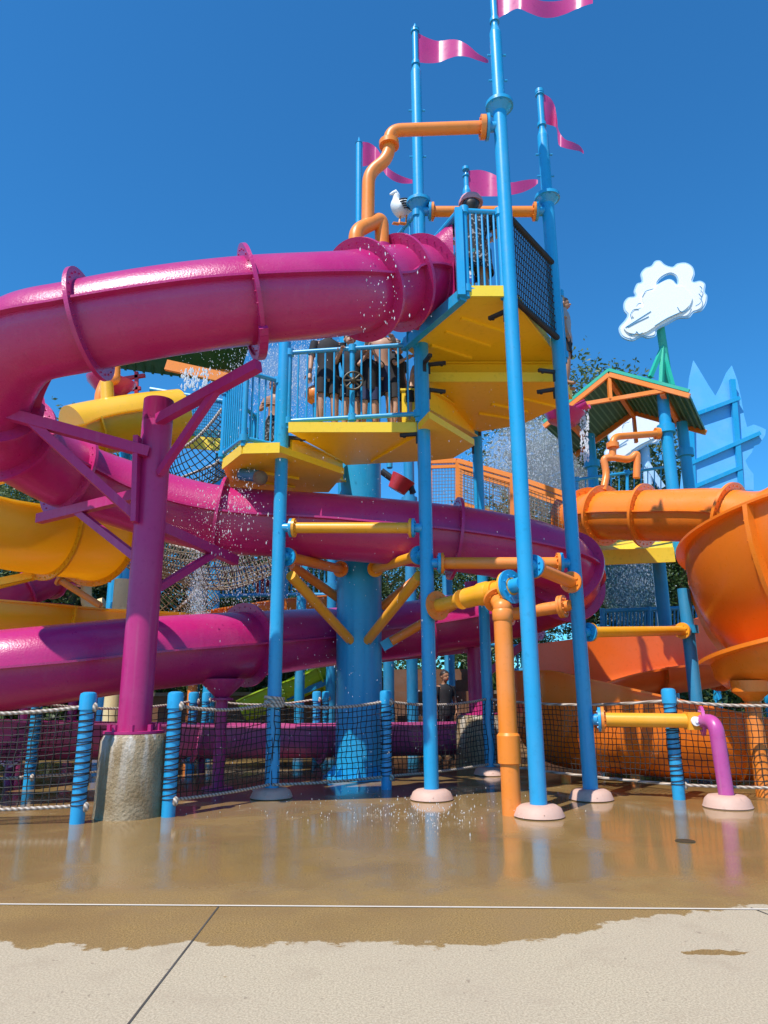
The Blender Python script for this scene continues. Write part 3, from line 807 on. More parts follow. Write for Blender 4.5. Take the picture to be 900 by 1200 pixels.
a3 = P(168, 578, 8.45); b3 = P(46, 608, 9.75)
arm(t, a3, b3); arm(t, P(162, 655, 8.4), a3.lerp(b3, .62), .08, .09, 'brace')
a4 = P(186, 617, 8.5); b4 = P(276, 657, 10.1)
arm(t, a4, b4); arm(t, P(184, 690, 8.5), a4.lerp(b4, .72), .08, .09, 'brace')
# cradle at the top of the first arm
i = RINGS[3]
tdir = (CURVE[i + 1] - CURVE[i - 1]).normalized()
def cradle(t, c, tdir, ang0=200, ang1=340):
    s_, u_ = frame_of(tdir)
    m = MB(); pts = []
    for k in range(15):
        a = R_(ang0 + (ang1 - ang0) * k / 14); pts.append(c + (s_ * math.cos(a) + u_ * math.sin(a)) * (TR + .15))
    for p, q in zip(pts, pts[1:]): m.beam(p, q, .10, .06, (p - c))
    part(m, 'cradle', MAG_STEEL, t)
cradle(t, CURVE[i], tdir, 235, 350)
# thin support under the lowest run
q = G(255, 925); i = min(range(20 * NS, 23 * NS), key=lambda k: (CURVE[k] - V((q.x, q.y, CURVE[k].z))).length)
t = thing('slide_support', 'slim magenta post under the lowest run of the tube slide, behind the rope net', 'post', q)
top = CURVE[i].z - TR - .22
m = MB(); m.cyl(q + Z * .02, q + Z * top, .085, n=20); part(m, 'post_tube', MAG_STEEL, t)
m = MB(); m.cyl(q + Z * .004, q + Z * .03, .22, n=24); part(m, 'base_plate', MAG_STEEL, t)
m = MB(); m.lathe([(.09, 0), (.11, .02), (.30, .2), (.32, .26), (.1, .27)], q + Z * top, n=24); m.ring(q + Z * (top - .02), Z, .05, .16, .03, 20, 6); part(m, 'saddle', MAG_STEEL, t)
# far magenta support on a pier
q = V((1.72, 13.4, 0))
m = MB(); m.lathe([(.46, 0), (.44, .8), (.40, .88), (.001, .882)], q, n=36); o = m.build('concrete_pier', PIERM, at=q); tag(o, 'shaded concrete pier deep behind the rope net, under the far magenta post', 'pier', 'concrete piers')
t = thing('slide_support', 'shaded magenta post behind the middle pole and the valve pipe', 'post', q + Z * .886)
m = MB(); m.cyl(q + Z * .90, q + Z * 3.3, .2, n=28); part(m, 'post_tube', MAG_STEEL, t)
m = MB(); m.cyl(q + Z * .886, q + Z * .912, .36, n=28); part(m, 'base_plate', MAG_STEEL, t)
arm(t, q + Z * 2.05 + V((-.15, 0, 0)), V((-.35, 13.2, 1.85)), .1, .12); arm(t, q + Z * 1.6 + V((.15, 0, 0)), V((2.7, 13.1, 2.25)), .1, .12); arm(t, q + Z * 2.2 + V((.15, 0, 0)), V((2.5, 13.0, 2.6)), .08, .1, 'brace')
# ------------------------------------------------------------------ rope fence
def bollard(base, label, proto=[None], h=1.3):
    if proto[0] is None:
        t = thing('rope_bollard', label, 'bollard', base, 'blue rope bollards')
        m = MB(); m.cyl(base, base + Z * h, .074, n=24); part(m, 'post', BLUE, t)
        m = MB(); m.lathe([(.076, h - .17), (.088, h - .165), (.088, h - .02), (.08, h + .005), (.05, h + .018), (.001, h + .02)], base, n=24); part(m, 'cap', BLUE, t)
        m = MB(); pts = []
        for k in range(24 * 16 + 1):
            a = 2 * PI * k / 16; u = k / (24 * 16)
            z = .16 + .93 * u + .016 * math.sin(a * .37 + 2)
            pts.append(base + V((.078 * math.cos(a), .078 * math.sin(a), z)))
        m.tube(pts, .006, 5); part(m, 'rope_wrap', NETM, t)
        m = MB()
        m.sphere(base + V((.085, -.02, 1.16)), (.036, .03, .05), 10, 8); part(m, 'rope_knot', ROPE, t)
        m = MB()
        m.sphere(base + V((.085, -.02, .16)), (.036, .03, .05), 10, 8); part(m, 'rope_knot', ROPE, t)
        proto[0] = (t, base)
        return t
    t = copy_tree(proto[0][0]); t.location = base; t['label'] = label
    t.rotation_euler.z = random.uniform(-.6, .6)
    return t
b90, b197, b453, b793 = G(90, 965), G(197, 957), G(453, 925), G(796, 937)
bollard(b90, 'blue bollard left of the concrete pier, at the wet front edge')
bollard(b197, 'blue bollard close to the right of the concrete pier')
bollard(b453, 'blue bollard standing against the right edge of the thick central column')
bollard(b793, 'blue bollard behind the amber spout pipe at the right')
b35 = G(33, 925); b223 = G(222, 905); b238 = G(238, 893); b371 = G(370, 893); b380 = G(381, 880)
bollard(b35, 'blue bollard in the rear rope row at the far left')
bollard(b223, 'blue bollard in the rear row, just right of the front bollard by the pier')
bollard(b238, 'rearmost bollard of the close pair behind the slim magenta post')
bollard(b371, 'blue bollard in the shade just left of the central column')
bollard(b380, 'farther bollard touching the left edge of the central column')
bl = V((-5.3, 7.65, 0)); br = V((5.6, 8.9, 0))
bollard(bl, 'front row bollard beyond the left edge'); bollard(br, 'front row bollard beyond the right edge')

def sagged(a, b, s, n):
    a, b = V(a), V(b)
    return [a.lerp(b, k / n) - Z * (s * 4 * (k / n) * (1 - k / n)) for k in range(n + 1)]
def rope_net(label, a, b, zt_=1.17, zb_=.17, sag=.07, bow=.0, far=False):
    a, b = V(a), V(b); t = thing('rope_net', label, 'net fence', a.lerp(b, .5), 'rope nets round the tower')
    L = (b - a).length; nu = max(6, int(L / .075)); nv = 13
    if far: nu = int(L / .11); nv = 9
    top = sagged(a + Z * zt_, b + Z * zt_, sag, nu); bot = sagged(a + Z * zb_, b + Z * zb_, .02, nu)
    rng = random.Random(int(a.x * 991 + b.y * 77))
    m = MB(); m.tube(top, .019, 8); part(m, 'top_rope', ROPE, t)
    m = MB(); m.tube(bot, .018, 8); part(m, 'bottom_rope', ROPE, t)
    m = MB(); d = (b - a).normalized(); nrm = V((d.y, -d.x, 0))
    grid = [[top[i].lerp(bot[i], j / nv) + nrm * (.035 * math.sin(i * .55 + j * .4) * (math.sin(PI * j / nv))) + d * .012 * rng.uniform(-1, 1) - Z * .008 * rng.random() for j in range(nv + 1)] for i in range(nu + 1)]
    r = .0052 if not far else .006
    for i in range(nu + 1): m.tube(grid[i], r, 4, caps=False)
    for j in range(1, nv): m.tube([grid[i][j] for i in range(nu + 1)], r, 4, caps=False)
    part(m, 'netting', NETM, t)
    return t
off = V((0, -.09, 0))
rope_net('black rope net between the front bollards at the far left', bl, b90)
rope_net('black rope net between the bollard by the pier and the left blue pole', b197, C0 + V((-.02, -.08, 0)))
rope_net('black rope net in front of the central column', C0 + V((.02, -.1, 0)), b453)
rope_net('black rope net behind the middle pole, before the shaded pier', b453, E0 + V((-.05, -.1, 0)))
rope_net('black rope net before the orange trough, behind the two right poles', E0 + V((.05, -.1, 0)), b793)
rope_net('black rope net behind the orchid elbow at the right edge', b793, br)
rope_net('rear rope net left of the concrete pier', V((-7.2, 10.0, 0)), b35, far=True)
rope_net('rear rope net seen low behind the concrete pier', b35, b223, far=True, sag=.1)
rope_net('rear rope net behind the slim magenta post and left blue pole', b238, b371, far=True, sag=.1)
t = thing('rope_lashing', 'white rope lashed round the left blue pole at net height', 'rope', C0 + Z * 1.17)
m = MB()
for k in range(3): m.ring(C0 + Z * (1.13 + .05 * k), V((.05 * k, .02, 1)), .09, .135, .04, 20)
part(m, 'rope_coil', ROPE, t)

# ------------------------------------------------------------------ flumes
def flume_prof(w, d, hl, hr, lip=.09, th=.03, n=18):
    """open U channel: bottom at -d, rims raised hl / hr above the springing"""
    o = [(-w - lip, hl), (-w - lip, hl - th), (-w - th * 0, hl - th)]
    o += [(-w * math.cos(PI * k / n), -d * math.sin(PI * k / n)) for k in range(n + 1)]
    o += [(w, hr - th), (w + lip, hr - th), (w + lip, hr)]
    wi, di = w - th, d - th
    o += [(wi, hr)] + [(wi * math.cos(PI * k / n), -di * math.sin(PI * k / n)) for k in range(n + 1)] + [(-wi, hl)]
    return o
def flume(t, path, w, d, hl, hr, mat, rings=(), lip=.09, n=12, seg='channel', rib=None):
    c = catmull(path, n)
    m = MB(); m.sweep(c, flume_prof(w, d, hl, hr, lip)); part(m, seg, mat, t, 40)
    for f in rings:
        i = min(len(c) - 2, max(1, int(f * n)))
        tt = c[i + 1] - c[i - 1]; sd, u = frame_of(tt); tn = tt.normalized()
        pin = [(-w, hl)] + [(-w * math.cos(PI * k / 20), -d * math.sin(PI * k / 20)) for k in range(21)] + [(w, hr)]
        m = MB(); e = .10
        vs = []; 
        for s0 in (-.02, .02):
            for k, (x, y) in enumerate(pin):
                vs.append(c[i] + sd * x * 1.0 + u * y + tn * s0)
                vs.append(c[i] + sd * x * (1 + e / w) + u * (y * (1 + e / d) if y < 0 else y) + tn * s0)
        N = len(pin); fs = []
        for k in range(N - 1):
            a0, a1, b0, b1 = 2 * k, 2 * k + 1, 2 * k + 2, 2 * k + 3; q = 2 * N
            fs += [(a0, b0, b1, a1), (a0 + q, a1 + q, b1 + q, b0 + q), (a1, b1, b1 + q, a1 + q), (a0, a0 + q, b0 + q, b0)]
        m.add(vs, fs)
        for k in range(1, N - 1, 1):
            x, y = pin[k]; p = c[i] + sd * x * (1 + e * .5 / w) + u * y * (1 + (e * .5 / d if y < 0 else 0))
            m.cyl(p - tn * .035, p + tn * .035, .014, n=6)
        part(m, 'joint_flange', rib or mat, t, 30)
    return c

# pink run-out trough behind the nets
t = thing('runout_trough', 'low pink run-out trough at the foot of the tube slide, behind the nets', 'water slide', V((-2, 13, 0)))
flume(t, [V((-6.6, 9.6, .95)), V((-5.6, 11.2, .80)), V((-3.4, 12.9, .66)), V((-1.2, 13.6, .6)), V((1.6, 14.4, .58))], .62, .46, .12, .12, PINK, rings=(1.0, 2.0, 3.0))
m = MB()
for q in (V((-5.6, 11.2, 0)), V((-3.2, 13.0, 0)), V((-.6, 13.8, 0))): m.cyl(q, q + Z * .3, .07)
part(m, 'leg', MAG_STEEL, t)

# ------------------------------------------------------------------ yellow slide at the left
YS = [P(212, 486, 17.2), P(165, 492, 16.6), P(105, 503, 16.0), P(40, 520, 15.2), V((-10.4, 13.2, 5.15)), V((-10.0, 11.6, 4.75)), P(-70, 592, 11.0), P(20, 612, 11.2), P(95, 622, 12.0), V((-5.9, 13.9, 3.6)),
      V((-7.6, 15.2, 3.2)), V((-10.2, 15.2, 2.8)), V((-11.6, 13.6, 2.5)), V((-10.0, 12.1, 2.3)), P(30, 722, 12.4), P(110, 727, 13.6), P(190, 730, 15.0), P(265, 735, 17)]
t = thing('open_slide', 'yellow open spiral slide behind the magenta post at the left', 'water slide', V((-8, 14, 0)))
cy = catmull(YS, 14)
m = MB(); i0 = 14
m.sweep(cy[:i0 + 20], tube_profile(.66, .05)); part(m, 'covered_start', YFIB, t, 40)
flume(t, YS[1:5], .70, .68, .05, .05, YTHIN, rings=(.95,), n=14, seg='upper_channel')
flume(t, YS[4:8] + [P(72, 621, 11.7), P(120, 631, 12.5)], .86, .78, .16, .14, YTHIN, rings=(1.0, 2.0, 3.75, 4.9), n=14)
flume(t, [P(-90, 706, 12.2)] + YS[14:], .74, .52, .16, .16, YTHIN, rings=(1.3, 2.3), n=14, seg='lower_channel')
for a, b in (((-40, 690, 11.5), (86, 664, 12.0)), ((-60, 700, 11.8), (70, 668, 12.2)), ((20, 660, 11.3), (60, 672, 12))):
    m = MB(); m.beam(P(*a), P(*b), .11, .12); part(m, 'support_arm', YELLOW, t)
q = V((-6.15, 16.6, 0))
m = MB(); m.cyl(q, q + Z * 3.9, .2, n=20); part(m, 'support_post', CREAM, t)
# far magenta trough at the left edge
t = thing('open_slide', 'magenta open slide far off at the left edge, below the yellow spiral', 'water slide', V((-11, 19, 0)))
flume(t, [P(75, 664, 19), P(30, 684, 18.2), P(-20, 712, 17.8), P(-70, 730, 18.5)], .75, .6, .2, .2, MAGENTA, rings=(.5, 1.2, 2))
flume(t, [P(-10, 720, 20.5), P(60, 716, 20), P(120, 724, 20.2), P(200, 735, 21)], .75, .55, .15, .15, PINK, rings=(1.3,))
for q in (P(45, 690, 18.6), P(96, 720, 20.2)):
    m = MB(); m.cyl(V((q.x, q.y, 0)), q - Z * .35, .13); part(m, 'support_post', MAG_STEEL, t)
# orange bent feed pipe at the yellow slide's start
t = thing('water_feed', 'orange bent pipe with a yellow socket feeding the yellow slide', 'pipe', P(125, 480, 16.2))
m = MB(); m.tube(fillet([P(117, 492, 16.3), P(117, 462, 16.3), P(124, 446, 16.4), P(135, 446, 16.5), P(135, 430, 16.6)], .2), .13, 14); part(m, 'pipe', ORANGE, t)
m = MB(); m.cyl(P(127, 488, 16.1), P(125, 450, 16.2), .16, n=16); part(m, 'socket', YFIB, t)
# second orange rail pipes low left
def cpipe(label, pts, r, mat, nm='water_pipe', cat='pipe', cap=None):
    c = sum([V(p) for p in pts], V()) / len(pts)
    t = thing(nm, label, cat, c); m = MB(); m.tube(fillet(pts, .25), r, 14); part(m, 'pipe', mat, t)
    m = MB()
    a, b = V(pts[0]), V(pts[1]); m.lathe([(r, -.03), (r * 1.8, -.03), (r * 1.8, .03), (r, .03)], a, b - a, 16); part(m, 'flange', cap or mat, t)
    return t
cpipe('orange pipe with a blue cap running right to the cream post at the left', [P(69, 668, 16.3), P(70, 678, 16.3), P(130, 679, 16.5)], .075, ORANGE, cap=BLUE)
cpipe('orange pipe sloping down under the yellow spiral at the left', [P(70, 680, 16.2), P(118, 710, 16.2)], .075, ORANGE)
cpipe('cream crooked pipe before the dark trees at the left', [P(101, 685, 19), P(101, 712, 19), P(122, 706, 19)], .14, CREAM)

# ------------------------------------------------------------------ far left tower
def posts(kind, labels, spots, r, mat, cat='pole', group=None, top=None):
    for lab, (b, z) in zip(labels, spots):
        t = thing(kind, lab, cat, b, group); m = MB(); m.cyl(b, b + Z * z, r, n=16); part(m, 'shaft', mat, t)
        m = MB(); m.lathe([(r, -.1), (r * 1.5, -.09), (r * 1.5, .09), (r, .1)], b + Z * (z * .78), n=16); part(m, 'collar', mat, t)
def gx(px, py, d):
    p = P(px, py, d); return V((p.x, p.y, 0))
pl = [(gx(148, 520, 18.0), 7.6), (gx(163, 520, 17.4), 7.9), (gx(262, 480, 17.8), 7.4), (gx(140, 660, 18.0), 4.4)]
posts('shelter_post', ['blue post left of the magenta post, behind the yellow slide', 'brighter blue post right beside it, close to the thick magenta post', 'blue post under the green roof, right of the arms', 'dark blue post low beside the cream post'], pl, .15, BLUE, group='blue posts of the left shelter')
t = thing('shelter_roof', 'dark green ribbed roof with an orange beam, under the magenta tube at the left', 'roof', P(220, 440, 18))
zr = P(220, 446, 17).z
ra = [P(126, 430, 19.2), P(276, 450, 19.2), P(292, 400, 17), P(118, 392, 17)]
def ribbed(t, a, b, c, d, n, mat, th=.05, name='roof_sheet'):
    m = MB(); a, b, c, d = map(V, (a, b, c, d)); nr = (b - a).cross(d - a).normalized()
    if nr.z < 0: nr = -nr
    m.prism([a, b, c, d], nr * th)
    for k in range(n + 1):
        u = k / n; m.beam(a.lerp(b, u) - nr * .012, d.lerp(c, u) - nr * .012, .07, .05, nr)
        m.beam(a.lerp(b, u) + nr * (th + .01), d.lerp(c, u) + nr * (th + .01), .05, .05, nr)
    return part(m, name, mat, t, 20)
ribbed(t, ra[0], ra[1], ra[2], ra[3], 14, GREEN)
m = MB(); m.beam(P(195, 428, 17.3), P(268, 444, 17.3), .12, .28); part(m, 'beam', ORANGE, t)
m = MB(); m.beam(P(175, 420, 18.5), P(272, 436, 18.5), .12, .2); part(m, 'beam', ORANGE, t)
# netted deck at far left
t = thing('net_fence', 'blue edged chain net on the far left tower, under the green roof', 'net fence', P(225, 490, 17.6))
a, b, c, d = P(176, 456, 17.5), P(262, 470, 17.5), P(262, 520, 17.5), P(176, 512, 17.5)
m = net_panel(a, b, c, d, 34, 15, .012); part(m, 'netting', DBLUE, t, 0)
m = MB(); m.tube([a, b], .06, 10); part(m, 'top_rail', BLUE, t)
m = MB(); m.tube([d, c], .05, 10); part(m, 'bottom_rail', BLUE, t)
t = thing('deck', 'yellow deck of the far left tower, between the magenta arms', 'deck', P(225, 522, 17.6))
m = MB(); m.prism([P(176, 516, 17.4), P(266, 524, 17.4), P(262, 508, 20), P(180, 504, 20)], Z * .1); part(m, 'deck_plate', YELLOW, t)
m = MB(); m.beam(P(176, 514, 17.38), P(266, 522, 17.38), .04, .34); part(m, 'edge_lip', LEMON, t)
t = thing('dump_dish', 'magenta round dish and red frame above the yellow slide', 'water toy', P(134, 452, 17))
m = MB(); m.lathe([(.1, -.3), (.3, -.28), (.58, -.02), (.62, .1), (.56, .1), (.3, -.18), (.001, -.2)], P(130, 450, 17), V((.1, -.1, 1)), 28); part(m, 'dish', MAGENTA, t)
m = MB()
for x0, y0, x1, y1 in ((138, 440, 138, 474), (160, 436, 160, 474), (138, 445, 170, 440), (138, 458, 165, 455), (138, 470, 160, 470)):
    m.beam(P(x0, y0, 17.6), P(x1, y1, 17.6), .09, .09)
part(m, 'frame', RED, t)
m = MB(); m.box(P(150, 467, 17.55), .6, .06, .22); part(m, 'panel', RED, t)
# climbing net tunnel
def net_sheet(label, path, w, sag, nu, nv, r, mat, nm='climbing_net'):
    c = catmull(path, nu); t = thing(nm, label, 'climbing net', c[len(c) // 2])
    m = MB(); rows = []
    for i, p in enumerate(c):
        tt = c[min(i + 1, len(c) - 1)] - c[max(i - 1, 0)]; s_, u_ = frame_of(tt)
        rows.append([p + s_ * (w * math.cos(PI * k / nv)) - u_ * (sag * math.sin(PI * k / nv)) for k in range(nv + 1)])
    for row in rows: m.tube(row, r, 4, caps=False)
    for k in range(nv + 1): m.tube([row[k] for row in rows], r, 4, caps=False)
    part(m, 'netting', mat, t, 0)
    m = MB(); m.tube([row[0] for row in rows], r * 3, 8); part(m, 'edge_rope', ROPE, t)
    m = MB(); m.tube([row[-1] for row in rows], r * 3, 8); part(m, 'edge_rope', ROPE, t)
    return t
CORD = paint('weathered tan cord', (0.20, 0.15, 0.10), 0.8, 0.1)
net_sheet('sagging tan climbing net under the magenta tube, right of the thick post', [P(170, 630, 15), P(215, 640, 14.6), P(262, 648, 14.3), P(318, 628, 14.5)], .8, .75, 14, 16, .011, CORD)
net_sheet('dark net tunnel between the arms and the blue bent railing', [P(170, 575, 16), P(205, 548, 16), P(240, 530, 15.6), P(275, 490, 15.4)], .6, .75, 12, 14, .012, NETM)
net_sheet('tan net tunnel low behind the thick magenta post', [P(150, 735, 15.5), P(195, 705, 15.3), P(225, 675, 15.2)], .7, .8, 12, 14, .011, CORD)

# ------------------------------------------------------------------ right shelter
zE, zA = 7.3, 8.24
FL, FR, RL, RR = G(637, 499, zE), G(807, 463, zE), G(673, 532, zE), G(826, 505, zE)
FA, RA = G(713, 438, zA), G(742, 482, zA)
FL, FR, RL, RR, FA, RA = [p.copy() for p in (FL, FR, RL, RR, FA, RA)]
t = thing('shelter_roof', 'green ribbed gable roof with orange trusses, below the cloud on a mast', 'roof', FA.lerp(RA, .5))
def ribbed2(t, e0, e1, r0, r1, n, name='roof_sheet'):
    """eave e0-e1, ridge r0-r1, ribs along the ridge"""
    m = MB(); nr = (e1 - e0).cross(r0 - e0).normalized()
    if nr.z < 0: nr = -nr
    m.prism([e0, e1, r1, r0], nr * .04)
    sh_ = part(m, name, GREEN, t, 20)
    for k in range(n):
        u = (k + .5) / n
        a, b = e0.lerp(r0, u), e1.lerp(r1, u)
        m = MB(); m.beam(a - nr * .012, b - nr * .012, .035, .03, nr); part(m, 'roof_rib', RIBG, sh_, 20)
ribbed2(t, FL, RL, FA, RA, 14); ribbed2(t, FR, RR, FA, RA, 13)
for a, b in ((FL, FA), (FR, FA)):
    m = MB(); d = V((0, -.05, .07)); m.beam(a + d, b + d, .06, .07); part(m, 'fascia', TEAL, t)
for a, b, w in ((FL, FA, .12), (FR, FA, .12)):
    m = MB(); m.beam(a + V((0, -.04, -.04)), b + V((0, -.04, -.04)), .07, .10); part(m, 'truss_rafter', ORANGE, t)
for a, b in ((RL, RA), (RR, RA)):
    m = MB(); m.beam(a + V((0, -.05, -.06)), b + V((0, -.05, -.06)), .08, .12); part(m, 'truss_rafter', ORANGE, t)
tl, tr_ = FL.lerp(FA, .40) + V((0, -.02, -.04)), FR.lerp(FA, .30) + V((0, -.02, -.06))
m = MB(); m.beam(tl, tr_, .07, .09); part(m, 'tie_beam', ORANGE, t)
kp = tl.lerp(tr_, .45)
m = MB(); m.beam(FA - Z * .08, kp, .07, .11); part(m, 'king_post', ORANGE, t)
m = MB(); m.beam(FA - Z * .10, RA - Z * .10, .10, .16); part(m, 'ridge_beam', ORANGE, t)
m = MB(); m.beam(RA - Z * .1, RA - Z * .85, .07, .10); part(m, 'king_post', ORANGE, t)
m = MB(); m.beam(FR.lerp(FA, .32) - Z * .1, RR.lerp(RA, .32) - Z * .1, .1, .16); part(m, 'purlin', ORANGE, t)
m = MB(); m.beam(FL.lerp(FA, .3) - Z * .1, RL.lerp(RA, .3) - Z * .1, .1, .16); part(m, 'purlin', ORANGE, t)
zd_ = P(700, 655, 14.2).z + .1
sp = [(gx(777, 470, FR.y + .6) + Z * zd_, 7.55 - zd_), (gx(800, 505, RR.y - .3) + Z * zd_, 7.4 - zd_), (gx(692, 525, RL.y - .9) + Z * zd_, 7.5 - zd_)]
posts('shelter_post', ['blue post at the front right of the green gable roof', 'blue post at the rear right of the green gable roof, before the blue board', 'blue post at the rear left of the green gable roof'], sp, .125, BLUE, group='blue posts of the right shelter')
# orange spreader pipes at the right slide
dS = 13.8
t = thing('water_feed', 'orange forked water pipe between the green gable roof and the orange tube', 'pipe', P(735, 540, dS))
flA = V((sp[0][0].x, sp[0][0].y, P(776, 508, sp[0][0].y).z))
m = MB(); m.tube(fillet([flA + V((-.15, 0, 0)), P(718, 512, dS), P(718, 535, dS)], .22, 8), .072, 16); part(m, 'pipe', ORANGE, t)
m = MB(); m.tube(fillet([P(707, 575, dS - .1), P(711, 555, dS), P(707, 537, dS), P(718, 536, dS), P(738, 539, dS), P(747, 530, dS), P(746, 560, dS)], .14, 7), .072, 16); part(m, 'spreader_pipe', ORANGE, t)
flange_at(P(718, 522, dS), Z, .08, ORANGE, t, th=.1, rr=1.6); flange_at(flA + V((-.2, 0, 0)), V((1, 0, 0)), .08, ORANGE, t, th=.1, rr=1.6)
m = MB(); m.cyl(flA + V((-.2, 0, 0)), flA, .06); part(m, 'stub', BLUE, t)
# magenta tipping spoon under the roof
t = thing('tipping_scoop', 'magenta tipping scoop pouring water under the left eave of the gable roof', 'water toy', P(668, 486, 14.6))
m = MB(); c = P(660, 488, 14.6)
m.lathe([(.001, -.2), (.3, -.16), (.42, .0), (.46, .12), (.40, .12), (.26, -.08), (.001, -.1)], c, V((.25, -.1, 1)), 24)
part(m, 'scoop', MAGENTA, t)
m = MB(); m.sweep([c + V((.3, 0, .05)), P(680, 478, 14.5), P(689, 473, 14.4)], flume_prof(.16, .12, .05, .05, .02, .02, 8)); part(m, 'spout', MAGENTA, t)
m = MB(); m.cyl(c - Z * .15, c - Z * 1.2, .06); part(m, 'stem', MAG_STEEL, t)

# cloud signs
def plate(m, pts, th, org, ex, ey, en, off=0.0):
    m.prism([org + ex * x + ey * y + en * off for x, y in pts], en * th)
CLOUD = [(95, 470), (97, 440), (130, 402), (146, 372), (131, 345), (134, 300), (160, 270), (196, 262), (193, 232), (212, 190), (240, 176), (238, 130), (266, 96), (300, 82), (322, 54), (352, 50), (376, 74), (415, 86), (442, 66), (490, 60), (524, 84), (531, 128), (516, 172), (556, 166), (582, 186), (575, 232), (585, 256), (574, 302), (545, 340), (503, 352), (476, 380), (432, 384), (404, 392), (350, 424), (300, 452), (286, 488), (242, 500), (212, 492), (166, 516), (126, 508), (104, 492)]
HOLE = [(320, 192), (336, 166), (366, 141), (400, 128), (424, 140), (433, 165), (428, 188), (410, 166), (385, 159), (350, 176)]
FRONT = [(118, 452), (150, 418), (178, 398), (168, 372), (188, 346), (214, 344), (238, 318), (230, 272), (252, 248), (296, 236), (318, 206), (350, 182), (384, 172), (408, 190), (416, 210), (452, 208), (474, 232), (498, 262), (490, 300), (466, 330), (428, 358), (380, 378), (318, 418), (270, 450), (232, 474), (186, 484), (140, 476)]
def scallop(pts):
    return [(p.x, p.y) for p in catmull([V((x, y, 0)) for x, y in pts + pts[:1]], 4)[:-1]]
def shrink(pts, e):
    n = len(pts); out = []
    for i in range(n):
        a, b = pts[i - 1], pts[(i + 1) % n]; tx, ty = b[0] - a[0], b[1] - a[1]; L = math.hypot(tx, ty) or 1
        out.append((pts[i][0] - e * ty / L, pts[i][1] + e * tx / L))
    return out
def keyhole(outer, hole):
    i, j = min(((i, j) for i in range(len(outer)) for j in range(len(hole))), key=lambda q: (outer[q[0]][0] - hole[q[1]][0]) ** 2 + (outer[q[0]][1] - hole[q[1]][1]) ** 2)
    area = lambda P_: sum(a[0] * b[1] - b[0] * a[1] for a, b in zip(P_, P_[1:] + P_[:1]))
    h = hole if area(hole) * area(outer) < 0 else hole[::-1]
    if h is not hole: j = len(hole) - 1 - j
    e = .4
    o2 = outer[i:] + outer[:i]; h2 = h[j:] + h[:j]
    return o2 + [(o2[0][0] + e, o2[0][1] + e)] + [(h2[0][0] + e, h2[0][1] + e)] + h2[1:] + [h2[0]]
def cloud_sign(label, c, scale, group='cloud cut-outs'):
    t = thing('cloud_sign', label, 'cloud sign', c, group)
    en = V((-.16, -1, -.02)).normalized(); ex = V((1, .04, 0)).normalized(); ey = en.cross(ex).normalized()
    if ey.z < 0: ey = -ey
    ex, ey = ex * scale, ey * scale
    cv = lambda pts: [(x - 340, 285 - y) for x, y in pts]
    out = cv(scallop(CLOUD)); hole = cv(scallop(HOLE)); fr = cv(scallop(FRONT))
    sg = 1 if sum(a[0] * b[1] - b[0] * a[1] for a, b in zip(out, out[1:] + out[:1])) > 0 else -1
    m = MB(); plate(m, keyhole(out, hole), .05, c, ex, ey, en); part(m, 'back_panel', CLOUDB, t, 20)
    m = MB(); plate(m, keyhole(shrink(out, 9 * sg), shrink(hole, 8 * sg if False else -7 * sg)), .012, c, ex, ey, en, .052); part(m, 'face_panel', WHITEP, t, 20)
    m = MB(); plate(m, fr, .03, c, ex, ey, en, .075); part(m, 'front_panel', WHITEP, t, 20)
    for arc in ([(232, 272), (252, 242), (296, 226)], [(164, 400), (162, 375), (180, 348), (206, 344)], [(196, 328), (208, 314), (222, 312)], [(128, 450), (200, 402), (270, 356)], [(140, 448), (190, 420), (256, 386)], [(284, 438), (350, 396), (424, 360)], [(414, 330), (424, 352), (446, 356), (470, 340), (484, 312)], [(512, 322), (540, 302), (548, 272), (536, 250)], [(548, 242), (556, 220), (546, 206)], [(142, 482), (156, 492), (176, 484), (184, 472), (196, 488), (214, 478)]):
        m = MB(); m.tube(catmull([c + ex * (x - 340) + ey * (285 - y) + en * .112 for x, y in arc], 4), 2.0 * scale, 6); part(m, 'outline', DBLUE, t)
    return t
cc1 = P(775.5, 353.3, 15.6)
zdc = -(CAM_ROT.transposed() @ (cc1 - V((0, 0, EYE)))).z
t = cloud_sign('white cloud cut-out on a green mast above the gable roof', cc1, zdc / F * 200 / 900)
m = MB(); q0 = P(771, 385, 15.75)
m.cyl(P(772, 372, 15.72), P(784, 452, 16.0), .10, n=12); part(m, 'mast', TEAL, t)
for a, b in (((776, 408), (762, 442)), ((777, 405), (775, 449)), ((778, 415), (788, 452))):
    m = MB(); m.beam(P(*a, 15.8), P(*b, 15.6), .09, .09); part(m, 'brace', TEAL, t)
cc2 = P(746, 505, 21.5); zdc2 = -(CAM_ROT.transposed() @ (cc2 - V((0, 0, EYE)))).z
cloud_sign('white cloud cut-out low behind the gable roof posts', cc2, zdc2 / F * 200 / 900 * .75)
t = thing('sign_post', 'pale post and brace under the low cloud cut-out', 'post', gx(757, 540, 21.8))
m = MB(); b0 = gx(757, 540, 21.8); m.cyl(b0, b0 + Z * P(757, 525, 21.8).z, .14); part(m, 'shaft', CLOUDB, t)
m = MB(); m.beam(P(758, 545, 21.7), P(776, 572, 21.7), .12, .2); part(m, 'brace', CLOUDB, t)
